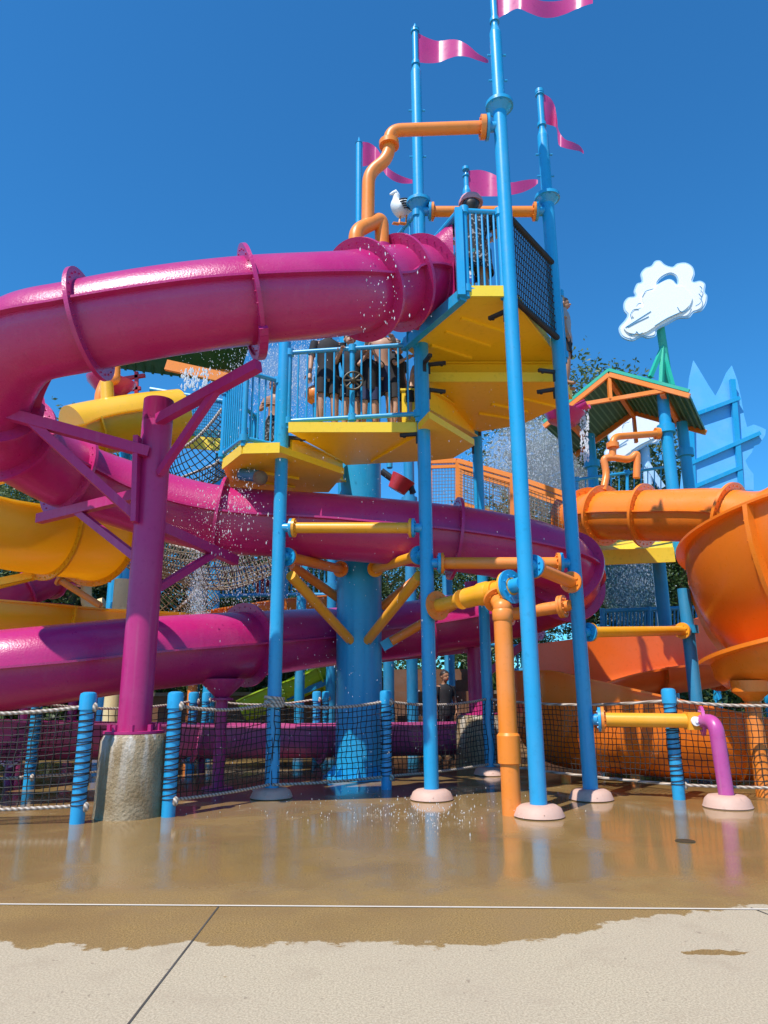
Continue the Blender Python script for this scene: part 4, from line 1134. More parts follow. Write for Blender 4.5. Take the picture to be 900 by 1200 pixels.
# blue board seen from behind
t = thing('scenery_board', 'light blue jagged scenery board with a steel frame, at the right edge', 'board', gx(845, 560, 21))
dB = 21.0
bp_ = [(796, 575), (800, 540), (803, 505), (806, 470), (810, 440), (815, 420), (822, 432), (832, 450), (840, 463), (846, 452), (854, 434), (860, 426), (866, 444), (870, 466), (873, 487), (876, 500), (884, 497), (892, 500), (898, 503), (897, 510), (890, 520), (884, 522), (881, 530), (873, 540), (876, 548), (882, 556), (882, 575)]
org = P(840, 520, dB)
pts = []
for x, y in bp_:
    p = P(x, y, dB); p.y = dB + (p.z - org.z) * .05; pts.append(p)
m = MB(); m.prism(pts, V((0, .05, 0))); part(m, 'board_panel', BOARD, t, 20)
for pth in ([(808, 468), (812, 575)], [(858, 445), (868, 575)], [(812, 487), (866, 467)], [(805, 545), (890, 508)], [(803, 575), (868, 548)]):
    m = MB(); m.beam(P(*pth[0], dB - .06), P(*pth[1], dB - .06), .16, .12); part(m, 'frame_bar', BLUE, t)
for x in (812, 868):
    m = MB(); q = gx(x, 575, dB + .15); m.cyl(q, q + Z * P(x, 560, dB).z, .12); part(m, 'frame_bar', BLUE, t)

# ------------------------------------------------------------------ orange slide at the right
OP = [P(688, 606, 14.4), P(708, 604, 13.8), P(765, 604, 13.0), P(835, 604, 12.2), P(905, 607, 11.4), V((6.9, 10.4, 4.45))]
t = thing('tube_slide', 'orange enclosed tube slide with a hooded start, right of the right blue pole', 'water slide', (OP[0].x, OP[0].y, 0))
co_ = catmull(OP, 14)
TP2 = tube_profile(.485, .055)
ri = [14, 14 + 12, 14 * 3 + 4, 14 * 4]
for i, j in zip([3] + ri, ri + [len(co_) - 1]):
    m = MB(); m.sweep(co_[i:j + 1], TP2); part(m, 'tube_section', OFIB, t, 40)
for i in [3] + ri[:3]:
    m = MB(); m.ring(co_[i], co_[i + 1] - co_[i - 1], 0.475, .61, .05, 48, 26, .014); part(m, 'flange', OFIB, t)
m = MB()
vs = []; fs = []
for l in range(5):
    for k in range(32):
        a = 2 * PI * k / 32; r = .485 + .09 * l / 4 * (1 + .35 * (abs(math.sin(2 * a)))); tt = (co_[0] - co_[3]).normalized(); s_, u_ = frame_of(tt)
        vs.append(co_[3] + tt * (.16 * l) + (s_ * math.cos(a) + u_ * math.sin(a)) * r)
for l in range(4):
    for k in range(32): fs.append((l * 32 + k, l * 32 + (k + 1) % 32, (l + 1) * 32 + (k + 1) % 32, (l + 1) * 32 + k))
m.add(vs, fs); part(m, 'flared_mouth', OFIB, t, 60)
# deep banked bowl turn
t = thing('bowl_slide', 'deep orange banked slide turn bulging in from the right edge', 'water slide', V((5.6, 9.9, 0)))
def bowl_turn(t, centre, rad, a0, a1, z0, z1, prof, mat, n=40, ribs=()):
    """profile of (radius offset, height) carried round a vertical axis"""
    m = MB(); vs = []; fs = []; k_ = len(prof)
    for i in range(n + 1):
        u = i / n; a = R_(a0 + (a1 - a0) * u); d = V((math.cos(a), math.sin(a), 0)); z = z0 + (z1 - z0) * u
        for x, y in prof: vs.append(V((centre[0], centre[1], z)) + d * (rad + x) + Z * y)
    for i in range(n):
        for k in range(k_):
            l = (k + 1) % k_; fs.append((i * k_ + k, (i + 1) * k_ + k, (i + 1) * k_ + l, i * k_ + l))
    fs.append(tuple(range(k_))); fs.append(tuple(n * k_ + k for k in range(k_))[::-1])
    m.add(vs, fs); return part(m, 'bowl_shell', mat, t, 40)
wl = 1.55                                           # outer wall height
prof_o = [(.62, wl), (.62, wl - .035), (.50, wl - .035), (.505, wl * .86), (.48, wl * .70), (.42, wl * .54), (.33, wl * .38), (.20, wl * .23), (.05, wl * .09), (-.12, -.03), (-.32, -.10), (-.54, -.10), (-.72, -.02), (-.79, .1), (-.80, .2), (-.9, .2), (-.9, .24)]
prof_i = [(-.77, .24), (-.76, .11), (-.69, .02), (-.53, -.06), (-.33, -.06), (-.14, .01), (.02, wl * .09 + .03), (.17, wl * .23 + .03), (.30, wl * .38 + .02), (.39, wl * .54 + .01), (.45, wl * .70), (.475, wl * .86), (.47, wl)]
prof_b = prof_o + prof_i
bc = (6.35, 9.6)
ZB = lambda a: 1.25 + 1.25 * (a - 75) / 225
bowl_turn(t, bc, 1.55, 75, 300, ZB(75), ZB(300), prof_b, OTHIN)
def bowl_rib(t, centre, rad, ang, z, mat):
    a = R_(ang); d = V((math.cos(a), math.sin(a), 0)); s_ = V((-d.y, d.x, 0)); c = V((centre[0], centre[1], z))
    pr = [p for p in prof_o[2:14]]
    vs = []
    for sg in (-.03, .03):
        for i, (x, y) in enumerate(pr):
            a_ = pr[max(i - 1, 0)]; b_ = pr[min(i + 1, len(pr) - 1)]; tx, ty = b_[0] - a_[0], b_[1] - a_[1]; L = math.hypot(tx, ty); nx, ny = -ty / L, tx / L
            vs.append(c + d * (rad + x - .005 * nx) + Z * (y - .005 * ny) + s_ * sg)
            vs.append(c + d * (rad + x + .13 * nx) + Z * (y + .13 * ny) + s_ * sg)
    N = len(pr); fs = []
    for k in range(N - 1):
        a0, a1, b0, b1 = 2 * k, 2 * k + 1, 2 * k + 2, 2 * k + 3; q = 2 * N
        fs += [(a0, b0, b1, a1), (a0 + q, a1 + q, b1 + q, b0 + q), (a1, b1, b1 + q, a1 + q), (a0, a0 + q, b0 + q, b0)]
    m = MB(); m.add(vs, fs)
    for k in range(1, N - 1):
        p = (vs[2 * k] + vs[2 * k + 1]) / 2 + s_ * .03; m.cyl(p - s_ * .075, p + s_ * .02, .014, n=6)
    part(m, 'joint_flange', mat, t, 30)
bowl_rib(t, bc, 1.55, 210, ZB(210), OFIB)
bowl_turn(t, bc, 1.55, 170, 300, ZB(170), ZB(300), [(x + .40, y) for x, y in ((.13, -.10), (.13, -.15), (-.02, -.15), (-.06, -.34), (-.2, -.47), (-.42, -.52), (-.72, -.48), (-.96, -.36), (-1.1, -.2), (-1.22, -.15), (-1.22, -.10))], OFIB)
bowl_rib(t, bc, 1.55, 135, ZB(135), OFIB)
q = V((4.72, 9.45, 0))
m = MB(); m.lathe([(.11, 0), (.13, .04), (.24, .12), (.25, .26)], V((q.x, q.y, 1.15)), n=20); part(m, 'saddle', OFIB, t)
m = MB(); m.cyl(q, q + Z * 1.2, .10, n=16); m.ring(q + Z * 1.1, Z, .09, .17, .04, 20, 6); part(m, 'support_post', ORANGE, t)
# low run-out of the orange slide
t = thing('runout_trough', 'orange run-out trough curving behind the right poles and nets', 'water slide', V((4, 11, 0)))
flume(t, [P(905, 745, 14.0), P(835, 772, 13.6), P(760, 783, 13.2), P(700, 795, 12.9), P(655, 805, 12.4)], .62, .50, .0, .72, REDO, rings=(1.0, 2.1), n=12, seg='upper_channel')
lowp = catmull([V(p) for p in ((4.1, 13.7, .80), (3.2, 13.1, .76), (2.92, 12.35, .73), (3.2, 11.7, .70), (3.95, 11.15, .68), (4.85, 10.85, .66), (5.9, 10.8, .64), (7.4, 10.9, .62))], 12)
def near_wall(u):
    return .90 if u < .42 else .90 - .62 * min(1, (u - .42) / .34) if u < .76 else .28 - .15 * (u - .76) / .24
m = MB(); m.sweep(lowp, lambda u: flume_prof(.70, .62, .15, near_wall(u), .08)); part(m, 'lower_channel', OTHIN, t, 40)
for k_i in (40, 62):
    q = lowp[k_i]; u = k_i / (len(lowp) - 1); sd, uu = frame_of(lowp[k_i + 1] - lowp[k_i - 1]); m = MB(); hr = near_wall(u) - .03
    pr = [q + sd * .70 + uu * hr] + [q + sd * .70 * math.cos(PI * k / 18) - uu * .62 * math.sin(PI * k / 18) for k in range(9)]
    pr2 = [p + (sd * math.cos(a) - uu * math.sin(a)) * .06 for p, a in zip(pr, [0] + [PI * k / 18 for k in range(9)])]
    for a, b, c, d in zip(pr, pr[1:], pr2[1:], pr2): m.prism([a, b, c, d], sd.cross(uu) * .03)
    part(m, 'joint_flange', OFIB, t, 20)
for px in (660, 740, 850):
    q = gx(px, 860, 10.95); m = MB(); m.cyl(q, q + Z * .12, .07); part(m, 'leg', ORANGE, t)
t = thing('shelter_post', 'blue post under the orange bowl, left of it', 'pole', gx(812, 780, 11.1))
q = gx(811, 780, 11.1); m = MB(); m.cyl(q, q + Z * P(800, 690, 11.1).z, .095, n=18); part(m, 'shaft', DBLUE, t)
m = MB(); m.lathe([(.095, -.06), (.15, -.06), (.15, .06), (.095, .06)], q + Z * 2.2, n=16); part(m, 'collar', BLUE, t)
t = thing('deck', 'yellow deck behind the orange tube start', 'deck', P(715, 655, 14.6))
m = MB(); m.prism([P(672, 660, 14.2), P(790, 655, 14.2), P(800, 625, 17), P(680, 625, 17)], Z * .12); part(m, 'deck_plate', YELLOW, t)
m = MB(); m.beam(P(672, 655, 14.15), P(790, 650, 14.15), .05, .3); part(m, 'edge_lip', LEMON, t)
# rails around the right deck
railing('blue railing behind the orange tube start, under the gable roof', [P(676, 562, 14.9), P(735, 554, 15.6), P(782, 547, 16.4)], [P(676, 624, 14.9), P(735, 616, 15.6), P(782, 610, 16.4)], (5, 5), group='blue railings of the right shelter')
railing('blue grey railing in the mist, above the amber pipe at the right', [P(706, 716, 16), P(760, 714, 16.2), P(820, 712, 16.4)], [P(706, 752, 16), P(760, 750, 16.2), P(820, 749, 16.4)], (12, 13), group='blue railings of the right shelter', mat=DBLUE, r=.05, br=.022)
q = gx(770, 640, 15.6); posts('shelter_post', ['dim blue post in the mist below the orange tube'], [(q, P(770, 640, 15.6).z + 1)], .14, DBLUE)
# ramp with orange rails
def ramp_fence(label, tp, bt, n, m_u):
    t = thing('ramp_fence', label, 'fence', (V(bt[0]) + V(bt[-1])) / 2, 'orange ramp fences')
    for a, b, c, d in zip(tp, tp[1:], bt, bt[1:]):
        a, b, c, d = map(V, (a, b, c, d))
        m = MB(); m.beam(a, b, .09, .10); part(m, 'top_rail', ORANGE, t)
        m = MB(); m.beam(a.lerp(c, .12), b.lerp(d, .12), .07, .07); part(m, 'middle_rail', ORANGE, t)
        m = MB(); m.beam(c, d, .09, .10); part(m, 'bottom_rail', ORANGE, t)
        k_ = max(1, round((b - a).length / 1.5))
        for k in range(0 if a == V(tp[0]) else 1, k_ + 1):
            m = MB(); m.beam(c.lerp(d, k / k_), a.lerp(b, k / k_), .09, .09, V((0, 1, 0))); part(m, 'post', ORANGE, t)
        m = net_panel(a, b, d, c, int((b - a).length / .085), 14, .006); part(m, 'mesh_infill', CORD, t, 0)
    return t
ramp_fence('near orange ramp fence with wire mesh, sloping behind the magenta tube', [P(504, 541, 15.8), P(536, 540, 15.2), P(600, 558, 14.8), P(664, 580, 14.4)], [P(504, 596, 15.8), P(536, 594, 15.2), P(600, 614, 14.8), P(664, 638, 14.4)], 3, 20)
ramp_fence('rear orange ramp fence seen through the near one', [P(540, 548, 17.5), P(600, 566, 17.2), P(690, 600, 16.6)], [P(540, 590, 17.5), P(600, 608, 17.2), P(690, 640, 16.6)], 3, 20)
ramp_fence('orange stair fence standing left of the orange tube start', [P(650, 622, 15.4), P(676, 584, 15.8)], [P(650, 672, 15.4), P(676, 640, 15.8)], 3, 20)

# ------------------------------------------------------------------ clutter below and behind
posts('tower_pole', ['dim blue pole deep behind the middle pole, left of the far magenta post', 'dim blue pole just right of the central column', 'blue pole between the left pole and the central column, far off', 'dim blue pole deep behind, right of the central column base', 'blue pole far behind between two lime slide ends'],
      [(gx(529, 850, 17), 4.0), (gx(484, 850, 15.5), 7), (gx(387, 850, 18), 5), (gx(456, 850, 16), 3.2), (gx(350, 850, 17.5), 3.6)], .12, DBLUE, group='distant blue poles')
t = thing('lime_slide', 'lime green slide far behind, between the left pole and the central column', 'water slide', gx(350, 800, 19))
flume(t, [P(408, 772, 19), P(370, 788, 18.8), P(330, 806, 18.6), P(285, 826, 18.6)], .62, .45, .12, .12, LIME, rings=(1, 2))
m = MB(); m.beam(P(400, 792, 18.3), P(322, 824, 18.2), .1, .14); part(m, 'edge_beam', DBLUE, t)
t = thing('open_slide', 'orange open slide far behind the sagging net', 'water slide', gx(300, 720, 18))
flume(t, [P(190, 735, 17.5), P(260, 722, 18), P(330, 712, 18.5), P(420, 705, 19)], .62, .5, .15, .15, OFIB, rings=(1, 2))
m = MB()
q = gx(230, 735, 17.8); m.cyl(q, q + Z * 2.3, .12); part(m, 'support_post', ORANGE, t)
for px, lab in ((300, 'upper'), (0, 'x')):
    pass
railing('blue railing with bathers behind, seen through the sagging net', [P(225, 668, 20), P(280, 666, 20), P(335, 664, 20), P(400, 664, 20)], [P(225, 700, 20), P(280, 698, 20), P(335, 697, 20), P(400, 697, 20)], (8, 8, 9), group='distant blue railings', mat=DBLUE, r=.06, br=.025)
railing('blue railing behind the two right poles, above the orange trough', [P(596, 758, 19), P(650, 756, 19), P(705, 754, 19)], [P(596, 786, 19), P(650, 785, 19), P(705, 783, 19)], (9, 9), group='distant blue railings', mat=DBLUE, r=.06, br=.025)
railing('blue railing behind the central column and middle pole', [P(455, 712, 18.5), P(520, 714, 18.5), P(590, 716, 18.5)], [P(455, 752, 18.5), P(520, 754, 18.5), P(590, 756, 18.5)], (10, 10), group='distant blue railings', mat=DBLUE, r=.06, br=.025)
t = thing('stair_block', 'brown stepped stair block shaded behind the middle pole', 'stairs', V((1.1, 16.5, 0)))
m = MB()
for k in range(7): m.box(V((1.2, 16.0 + .3 * k, .13 * (2 * k + 1))), 2.2, .32, .26 * (1) * 1)
part(m, 'treads', BROWN, t, 20)
for x in (.05, 2.35):
    m = MB(); m.beam(V((x, 15.8, .2)), V((x, 18.1, 2.1)), .08, .3); part(m, 'stringer', BROWN, t)
t = thing('panel_wall', 'brown weathered panel wall across the back under the tower', 'wall', V((-1, 19.5, 0)))
for x in (-6.5, -3.9, -1.3, 1.3, 3.9):
    m = MB(); m.box(V((x, 19.5, .62)), 2.56, .12, 1.2); part(m, 'panel', BROWN, t)
m = MB(); m.beam(V((-7.9, 19.42, 1.27)), V((5.3, 19.42, 1.27)), .2, .09); part(m, 'coping', CORD, t)
t = thing('stucco_building', 'low white stucco building at the right edge behind the orange trough', 'building', V((14.6, 26, 0)))
m = MB(); m.box(V((14.6, 26, 1.1)), 7.2, 4, 2.2); part(m, 'wall', STUCCO, t)
m = MB(); m.box(V((14.6, 26, 2.27)), 7.5, 4.3, .14); part(m, 'roof', LEMON, t)
for x in (13.6, 15.2, 17):
    m = MB(); m.box(V((x, 23.985, 1.2)), .9, .05, 1.0); part(m, 'window', DBLUE, t)
t = thing('red_bucket', 'red tipping bucket hanging under the lower deck, right of the column', 'bucket', P(467, 566, 14))
m = MB(); m.lathe([(.001, -.16), (.19, -.16), (.26, .15), (.23, .15), (.17, -.13), (.001, -.13)], P(469, 567, 14), V((.6, -.2, 1)), 20); part(m, 'pail', RED, t)
m = MB(); m.tube([P(447, 552, 14), P(458, 560, 14), P(482, 572, 14), P(484, 578, 14)], .07, 10); part(m, 'axle', BLACK, t)
# water cannon under lowest deck
t = thing('spray_nozzle', 'dark blue spray nozzle under the lowest yellow deck, dripping', 'nozzle', P(295, 556, 10))
m = MB(); m.cyl(P(283, 556, 10.1), P(303, 558, 9.9), .09); part(m, 'pipe', DBLUE, t)
m = MB(); m.sphere(P(305, 560, 9.85), .11); part(m, 'nozzle_head', CORD, t)
# valve wheel and orange funnel on the lower deck
t = thing('hand_valve', 'dark hand wheel on the middle post of the lower deck railing', 'valve', P(413, 446, 9.3))
c = P(414, 446, 9.34)
m = MB(); m.tube([c + V((.135 * math.cos(2 * PI * k / 24), 0, .135 * math.sin(2 * PI * k / 24))) for k in range(24)], 0.015, 8, closed=True); part(m, 'rim', BRONZE, t)
for k in range(4):
    a = PI * k / 4; d = V((math.cos(a), 0, math.sin(a))) * .13; m = MB(); m.cyl(c - d, c + d, .014, n=8); part(m, 'spoke', BRONZE, t)
m = MB(); m.sphere(c, .05); part(m, 'hub', BRONZE, t)
t = thing('water_jet_ball', 'orange round water jet left of the adult in black on the lower deck', 'water toy', P(369, 464, 9.9))
m = MB(); m.sphere(P(369, 463, 9.9), .15, 18, 12); part(m, 'ball', ORANGE, t)
m = MB(); m.cyl(P(369, 463, 9.9), P(372, 500, 9.9), .05); part(m, 'stem', BLUE, t)
t = thing('entry_step', 'yellow step block beside the middle pole on the lower deck', 'step', V((.42, 9.75, zl + .1)))
m = MB(); m.box(V((.42, 9.8, zl + .4)), .3, .4, .6); part(m, 'riser', YELLOW, t, 20)
m = MB(); m.box(V((.42, 9.8, zl + .715)), .34, .44, .03); part(m, 'tread', LEMON, t, 20)
t = thing('ladder', 'blue ladder rising behind the bathers to the next deck', 'ladder', V((.35, 11.4, zl + .1)))
for x in (.1, .62):
    m = MB(); m.cyl(V((x, 11.4, zl + .1)), V((x, 11.6, z2 + 1.2)), .05); part(m, 'stile', BLUE, t)
for k in range(6):
    z = zl + .3 + .25 * k; m = MB(); m.box(V((.36, 11.42 + .04 * k, z)), .52, .2, .05); part(m, 'rung', BLUE, t)

# bird sculpture
bq = P(472, 244, 9.6)
t = thing('bird_figure', 'grey and white bird sculpture on the sloping blue rail beside the middle pole', 'sculpture', bq)
m = MB()
def blobtube(pts, rs): m.tube(catmull(pts, 6), [r for r in interp(rs, (len(pts) - 1) * 6 + 1)], 16)
def interp(rs, n):
    out = []
    for i in range(n):
        u = i / (n - 1) * (len(rs) - 1); k = min(int(u), len(rs) - 2); out.append(rs[k] + (rs[k + 1] - rs[k]) * (u - k))
    return out
B = lambda x, y, z: bq + V((x, y, z))
blobtube([B(.16, 0, -.02), B(.08, 0, .0), B(-.02, 0, .0), B(-.09, 0, .06), B(-.1, 0, .15), B(-.095, 0, .24), B(-.09, -.01, .3)], [.02, .12, .155, .11, .06, .055, .015])
part(m, 'body', BIRDW, t, 60)
m = MB(); blobtube([B(-.1, -.02, .27), B(-.15, -.03, .25), B(-.20, -.04, .22)], [.045, .03, .012]); part(m, 'beak', BIRDW, t, 60)
for k in range(5):
    m = MB(); m.tube(catmull([B(-.06 + .02 * k, -.155 + .004 * k, .04 - .035 * k), B(.04, -.165, .05 - .04 * k), B(.15, -.1, .05 - .035 * k)], 5), .012, 6); part(m, 'wing_stripe', BLACK, t)
for s_ in (-.04, .06):
    m = MB(); m.tube([B(s_, 0, -.13), B(s_ - .02, -.02, -.3)], .014, 8); m.beam(B(s_ - .02, -.02, -.3), B(s_ - .12, -.06, -.31), .06, .015); part(m, 'leg', ORANGE, t)

# ------------------------------------------------------------------ people
def person(label, foot, h, face, armL, armR, shirt=None, pants=None, skin=SKIN, hair=HAIRD, longhair=False, lean=0.0, pants_len=.55, sit=False, dress=False, group='bathers', cap=None, legs=None, headtilt=0.0, skirt=False):
    """face: heading in degrees (0 looks at the camera); arm = (elbow, wrist) offsets in body units"""
    t = bpy.data.objects.new('person', None); COL.objects.link(t); t.location = foot; t.rotation_euler.z = R_(face); tag(t, label, 'person', group); ORIG[t.name] = V((0, 0, 0))
    ht = h
    def q(x, y, z): return V((x, y - lean * max(0, z - .5), z)) * ht
    sh = {'L': q(.105, 0, .805), 'R': q(-.105, 0, .805)}
    J = {'pelvis': q(0, 0, .52), 'waist': q(0, .005, .61), 'chest': q(0, -.005, .74), 'neckb': q(0, .005, .825), 'neck': q(0, -.005, .865)}
    hd = q(headtilt, -.02, .93)
    verts = []; rad = []; edges = []
    def vt(p, r): verts.append(p); rad.append((r[0] * ht, r[1] * ht) if isinstance(r, tuple) else (r * ht, r * ht)); return len(verts) - 1
    a0 = vt(J['pelvis'], (.075, .06)); a1 = vt(J['waist'], (.066, .052)); a2 = vt(J['chest'], (.085, .058)); a3 = vt(J['neckb'], (.045, .04)); a4 = vt(J['neck'], .031)
    edges += [(a0, a1), (a1, a2), (a2, a3), (a3, a4)]
    lg = legs or ((( .055, -.01, .28), (.06, .02, .045)), ((-.055, -.01, .28), (-.065, .02, .045)))
    legpts = []
    for (sx, (kn, an)) in ((1, lg[0]), (-1, lg[1])):
        hp = vt(q(.052 * sx, 0, .49), .054); k = vt(V(kn) * ht, .036); mc = vt((V(kn) * .6 + V(an) * .4) * ht, .035); n_ = vt(V(an) * ht, .021)
        tp_ = V(an) * ht; f1 = vt(tp_ + V((.005 * sx, -.045, -.027)) * ht, .021); f2 = vt(tp_ + V((.012 * sx, -.10, -.034)) * ht, .013)
        edges += [(a0, hp), (hp, k), (k, mc), (mc, n_), (n_, f1), (f1, f2)]
        legpts.append((q(.052 * sx, 0, .49), V(kn) * ht))
    hands = []
    for s_, arm_ in (('L', armL), ('R', armR)):
        el, wr = V(arm_[0]) * ht, V(arm_[1]) * ht
        i0 = vt(sh[s_], .036); i1 = vt(sh[s_].lerp(el, .5), .029); i2 = vt(el, .023); i3 = vt(el.lerp(wr, .4), .022); i4 = vt(wr, .0145)
        edges += [(a2, i0), (i0, i1), (i1, i2), (i2, i3), (i3, i4)]
        hands.append((el, wr))
    me = bpy.data.meshes.new('body_skeleton'); me.from_pydata([tuple(v) for v in verts], edges, [])
    ob = bpy.data.objects.new('body_skeleton', me); COL.objects.link(ob)
    md = ob.modifiers.new('skin', 'SKIN'); md.use_smooth_shade = True
    ob.modifiers.new('sub', 'SUBSURF').levels = 1
    for i, r in enumerate(rad):
        sv = me.skin_vertices[0].data[i]; sv.radius = r; sv.use_root = (i == 0)
    bpy.context.view_layer.update()
    ev = ob.evaluated_get(bpy.context.evaluated_depsgraph_get()); bm_ = bpy.data.meshes.new_from_object(ev)
    m = MB(); m.v = [v.co.copy() for v in bm_.vertices]; m.f = [tuple(p.vertices) for p in bm_.polygons]
    bpy.data.objects.remove(ob); bpy.data.meshes.remove(me); bpy.data.meshes.remove(bm_)
    # head with jaw, nose, ears
    u = ht
    m.sphere(hd + V((0, .008, .012)) * u, (.050 * u, .060 * u, .056 * u), 18, 12)
    m.sphere(hd + V((0, -.012, -.022)) * u, (.037 * u, .042 * u, .042 * u), 16, 10)
    m.sphere(hd + V((0, -.058, -.010)) * u, (.008 * u, .014 * u, .012 * u), 8, 6)
    for s_ in (-1, 1): m.sphere(hd + V((.05 * s_, .005, -.005)) * u, (.007 * u, .012 * u, .018 * u), 8, 6)
    m.tube([J['neckb'], hd + V((0, 0, -.02)) * u], [.031 * u, .029 * u], 12)
    for el, wr in hands:
        d = (wr - el).normalized(); s_, uu = frame_of(d)
        pc_ = wr + d * .035 * u
        m.tube([wr - d * .008 * u, wr + d * .02 * u, wr + d * .055 * u], [.014 * u, .021 * u, .019 * u], 8)
        for k in range(4):
            o_ = s_ * (.0165 - .011 * k) * u; L_ = (.040, .047, .044, .034)[k] * u
            b0 = wr + d * .05 * u + o_; m.tube([b0, b0 + d * L_ * .5 - uu * .004 * u, b0 + d * L_ * .9 - uu * .014 * u], [.0062 * u, .0055 * u, .004 * u], 6)
        b0 = wr + d * .018 * u + s_ * .018 * u; m.tube([b0, b0 + s_ * .018 * u + d * .012 * u, b0 + s_ * .022 * u + d * .034 * u], [.0075 * u, .0065 * u, .0045 * u], 6)
    bod = part(m, 'body', skin, t, 70)
    # clothes
    def shell(name, prof, mat):                       # prof: (z, half width, half depth)
        mm = MB(); vs = []; fs = []; N = 22
        for z, w_, d_ in prof:
            c_ = q(0, 0, z)
            for k in range(N):
                a = 2 * PI * k / N; vs.append(c_ + V((w_ * math.cos(a), d_ * math.sin(a), .004 * math.sin(3 * a))) * u)
        for i in range(len(prof) - 1):
            for k in range(N): fs.append((i * N + k, i * N + (k + 1) % N, (i + 1) * N + (k + 1) % N, (i + 1) * N + k))
        mm.add(vs, fs); return mm
    if shirt:
        bot = .30 if dress else .47
        pr = ([(bot, .125, .10), (.40, .115, .09)] if dress else [(bot, .092, .075)]) + [(.53, .094, .078), (.61, .085, .068), (.70, .102, .075), (.77, .112, .072), (.815, .098, .06), (.84, .05, .045)]
        mm = shell('top', pr, shirt)
        for s_, (el, wr) in zip(('L', 'R'), hands):
            e_ = sh[s_].lerp(el, .72); mm.tube([sh[s_] + V((0, 0, .004)) * u, e_], [.044 * u, .040 * u], 12)
        part(mm, 'shirt' if not dress else 'dress', shirt, t, 60)
    if pants:
        mm = shell('pants', [(.46, .088, .072), (.52, .092, .075), (.565, .084, .068)], pants)
        for (hp, kn) in legpts:
            mm.tube([hp + V((0, 0, .01)) * u, hp.lerp(kn, pants_len), hp.lerp(kn, pants_len + .12)], [.062 * u, .060 * u, .060 * u], 14)
        part(mm, 'shorts', pants, t, 60)
    # hair cap
    mm = MB(); N, M_ = 18, 9; vs = []; fs = []
    for i in range(M_ + 1):
        for k in range(N):
            a = 2 * PI * k / N; front = max(0, -math.sin(a))
            tmax = R_(118 - 62 * front ** .7); th_ = tmax * i / M_
            vs.append(hd + V((.056 * math.sin(th_) * math.cos(a), .010 + .066 * math.sin(th_) * math.sin(a), .014 + .062 * math.cos(th_))) * u)
    for i in range(M_):
        for k in range(N): fs.append((i * N + k, i * N + (k + 1) % N, (i + 1) * N + (k + 1) % N, (i + 1) * N + k))
    mm.add(vs, fs)
    if longhair:
        mm.tube(catmull([hd + V((0, .04, -.03)) * u, hd + V((0, .072, -.05)) * u, hd + V((0, .06, -.14)) * u], 5), interp([.05 * u, .045 * u, .018 * u], 11), 12)
    part(mm, 'hair', hair, t, 60)
    for s_ in (-1, 1):
        mm = MB(); mm.sphere(hd + V((.019 * s_, -.0475, .006)) * u, (.0075 * u, .004 * u, .0045 * u), 8, 6); part(mm, 'eye', HAIRD, bod)
    mm = MB(); mm.tube([hd + V((-.014, -.050, -.034)) * u, hd + V((0, -.0545, -.037)) * u, hd + V((.014, -.050, -.034)) * u], .0035 * u, 6); part(mm, 'mouth', CLOTHR, bod)
    if cap:
        mm = MB(); mm.lathe([(.076 * u, 0), (.078 * u, .02 * u), (.062 * u, .062 * u), (.03 * u, .085 * u), (.001, .09 * u)], hd + V((0, .006, .012)) * u, n=20)
        mm.prism([hd + V((.06 * math.cos(a), -.055 - .045 * math.sin(a) * 1.0, .012)) * u for a in [PI * k / 10 for k in range(11)]], V((0, 0, .006 * u)))
        part(mm, 'cap', cap, t, 40)
    return t
fl = zl + .10
DN = lambda s: ((s * .14, .0, .66), (s * .15, -.03, .52))
RAIL = lambda s: ((s * .15, -.06, .67), (s * .11, -.16, .72))
FACE = lambda s: ((s * .13, -.12, .72), (s * .04, -.10, .88))
def fx(px, d, z): 
    p = gx(px, 480, d); return V((p.x, p.y, z))
person('adult in a long black top and shorts with head hidden behind the tube slide', fx(384, 9.85, fl), 1.84, 10, DN(1), DN(-1), CLOTHK, CLOTHK, pants_len=.55, hair=HAIRB, group=None)
person('smiling bather in black peering over the lower railing from under the tube', fx(412, 9.85, fl), 1.66, 5, RAIL(1), RAIL(-1), CLOTHK, CLOTHK, group=None, hair=HAIRD, headtilt=-.02)
person('child in black swimwear with both hands raised to the face', fx(433, 9.68, fl), 1.34, 8, FACE(1), FACE(-1), CLOTHK, CLOTHN, hair=HAIRB, group=None)
person('shirtless boy leaning on the lower railing beside the pole, looking down', fx(449, 9.85, fl), 1.88, -6, RAIL(1), RAIL(-1), None, CLOTHN, hair=HAIRB, group=None, lean=.04)
person('bather in a black rash top turned aside on the lower deck', fx(466, 9.8, fl), 1.5, 60, DN(1), RAIL(-1), CLOTHK, CLOTHK, hair=HAIRD, group=None)
person('crouching shirtless child in black trunks beside the middle pole', fx(481, 9.7, fl), 1.2, 80, DN(1), RAIL(-1), None, CLOTHK, hair=HAIRD, group=None, lean=.25)
person('shirtless boy in black patterned shorts on the lowest deck, arms crossed', fx(321, 10.3, z4 + .1), 1.42, -20, ((.15, -.04, .66), (.02, -.12, .68)), ((-.15, -.04, .66), (-.02, -.13, .66)), None, PATTERNK, skin=SKIN2, hair=HAIRD, group=None, pants_len=.8)
hz = zu + .1
wm = person('woman in a pink visor and dark streaked drape at the high railing', fx(562, 8.62, hz), 1.78, 170, RAIL(1), RAIL(-1), STRIPE, CLOTHK, hair=HAIRD, group=None, dress=True, cap=VISOR, longhair=True)
wm.scale = (1.25, 1.15, 1)
person('child in blue and white print shorts behind the high railing', fx(554, 8.50, hz - .35) if False else fx(553, 8.55, hz), 1.02, 140, RAIL(1), RAIL(-1), CLOTHT, PATTERN, hair=HAIRB, group=None, pants_len=.7)
p6 = fx(668, 10.25, z2 + .1)
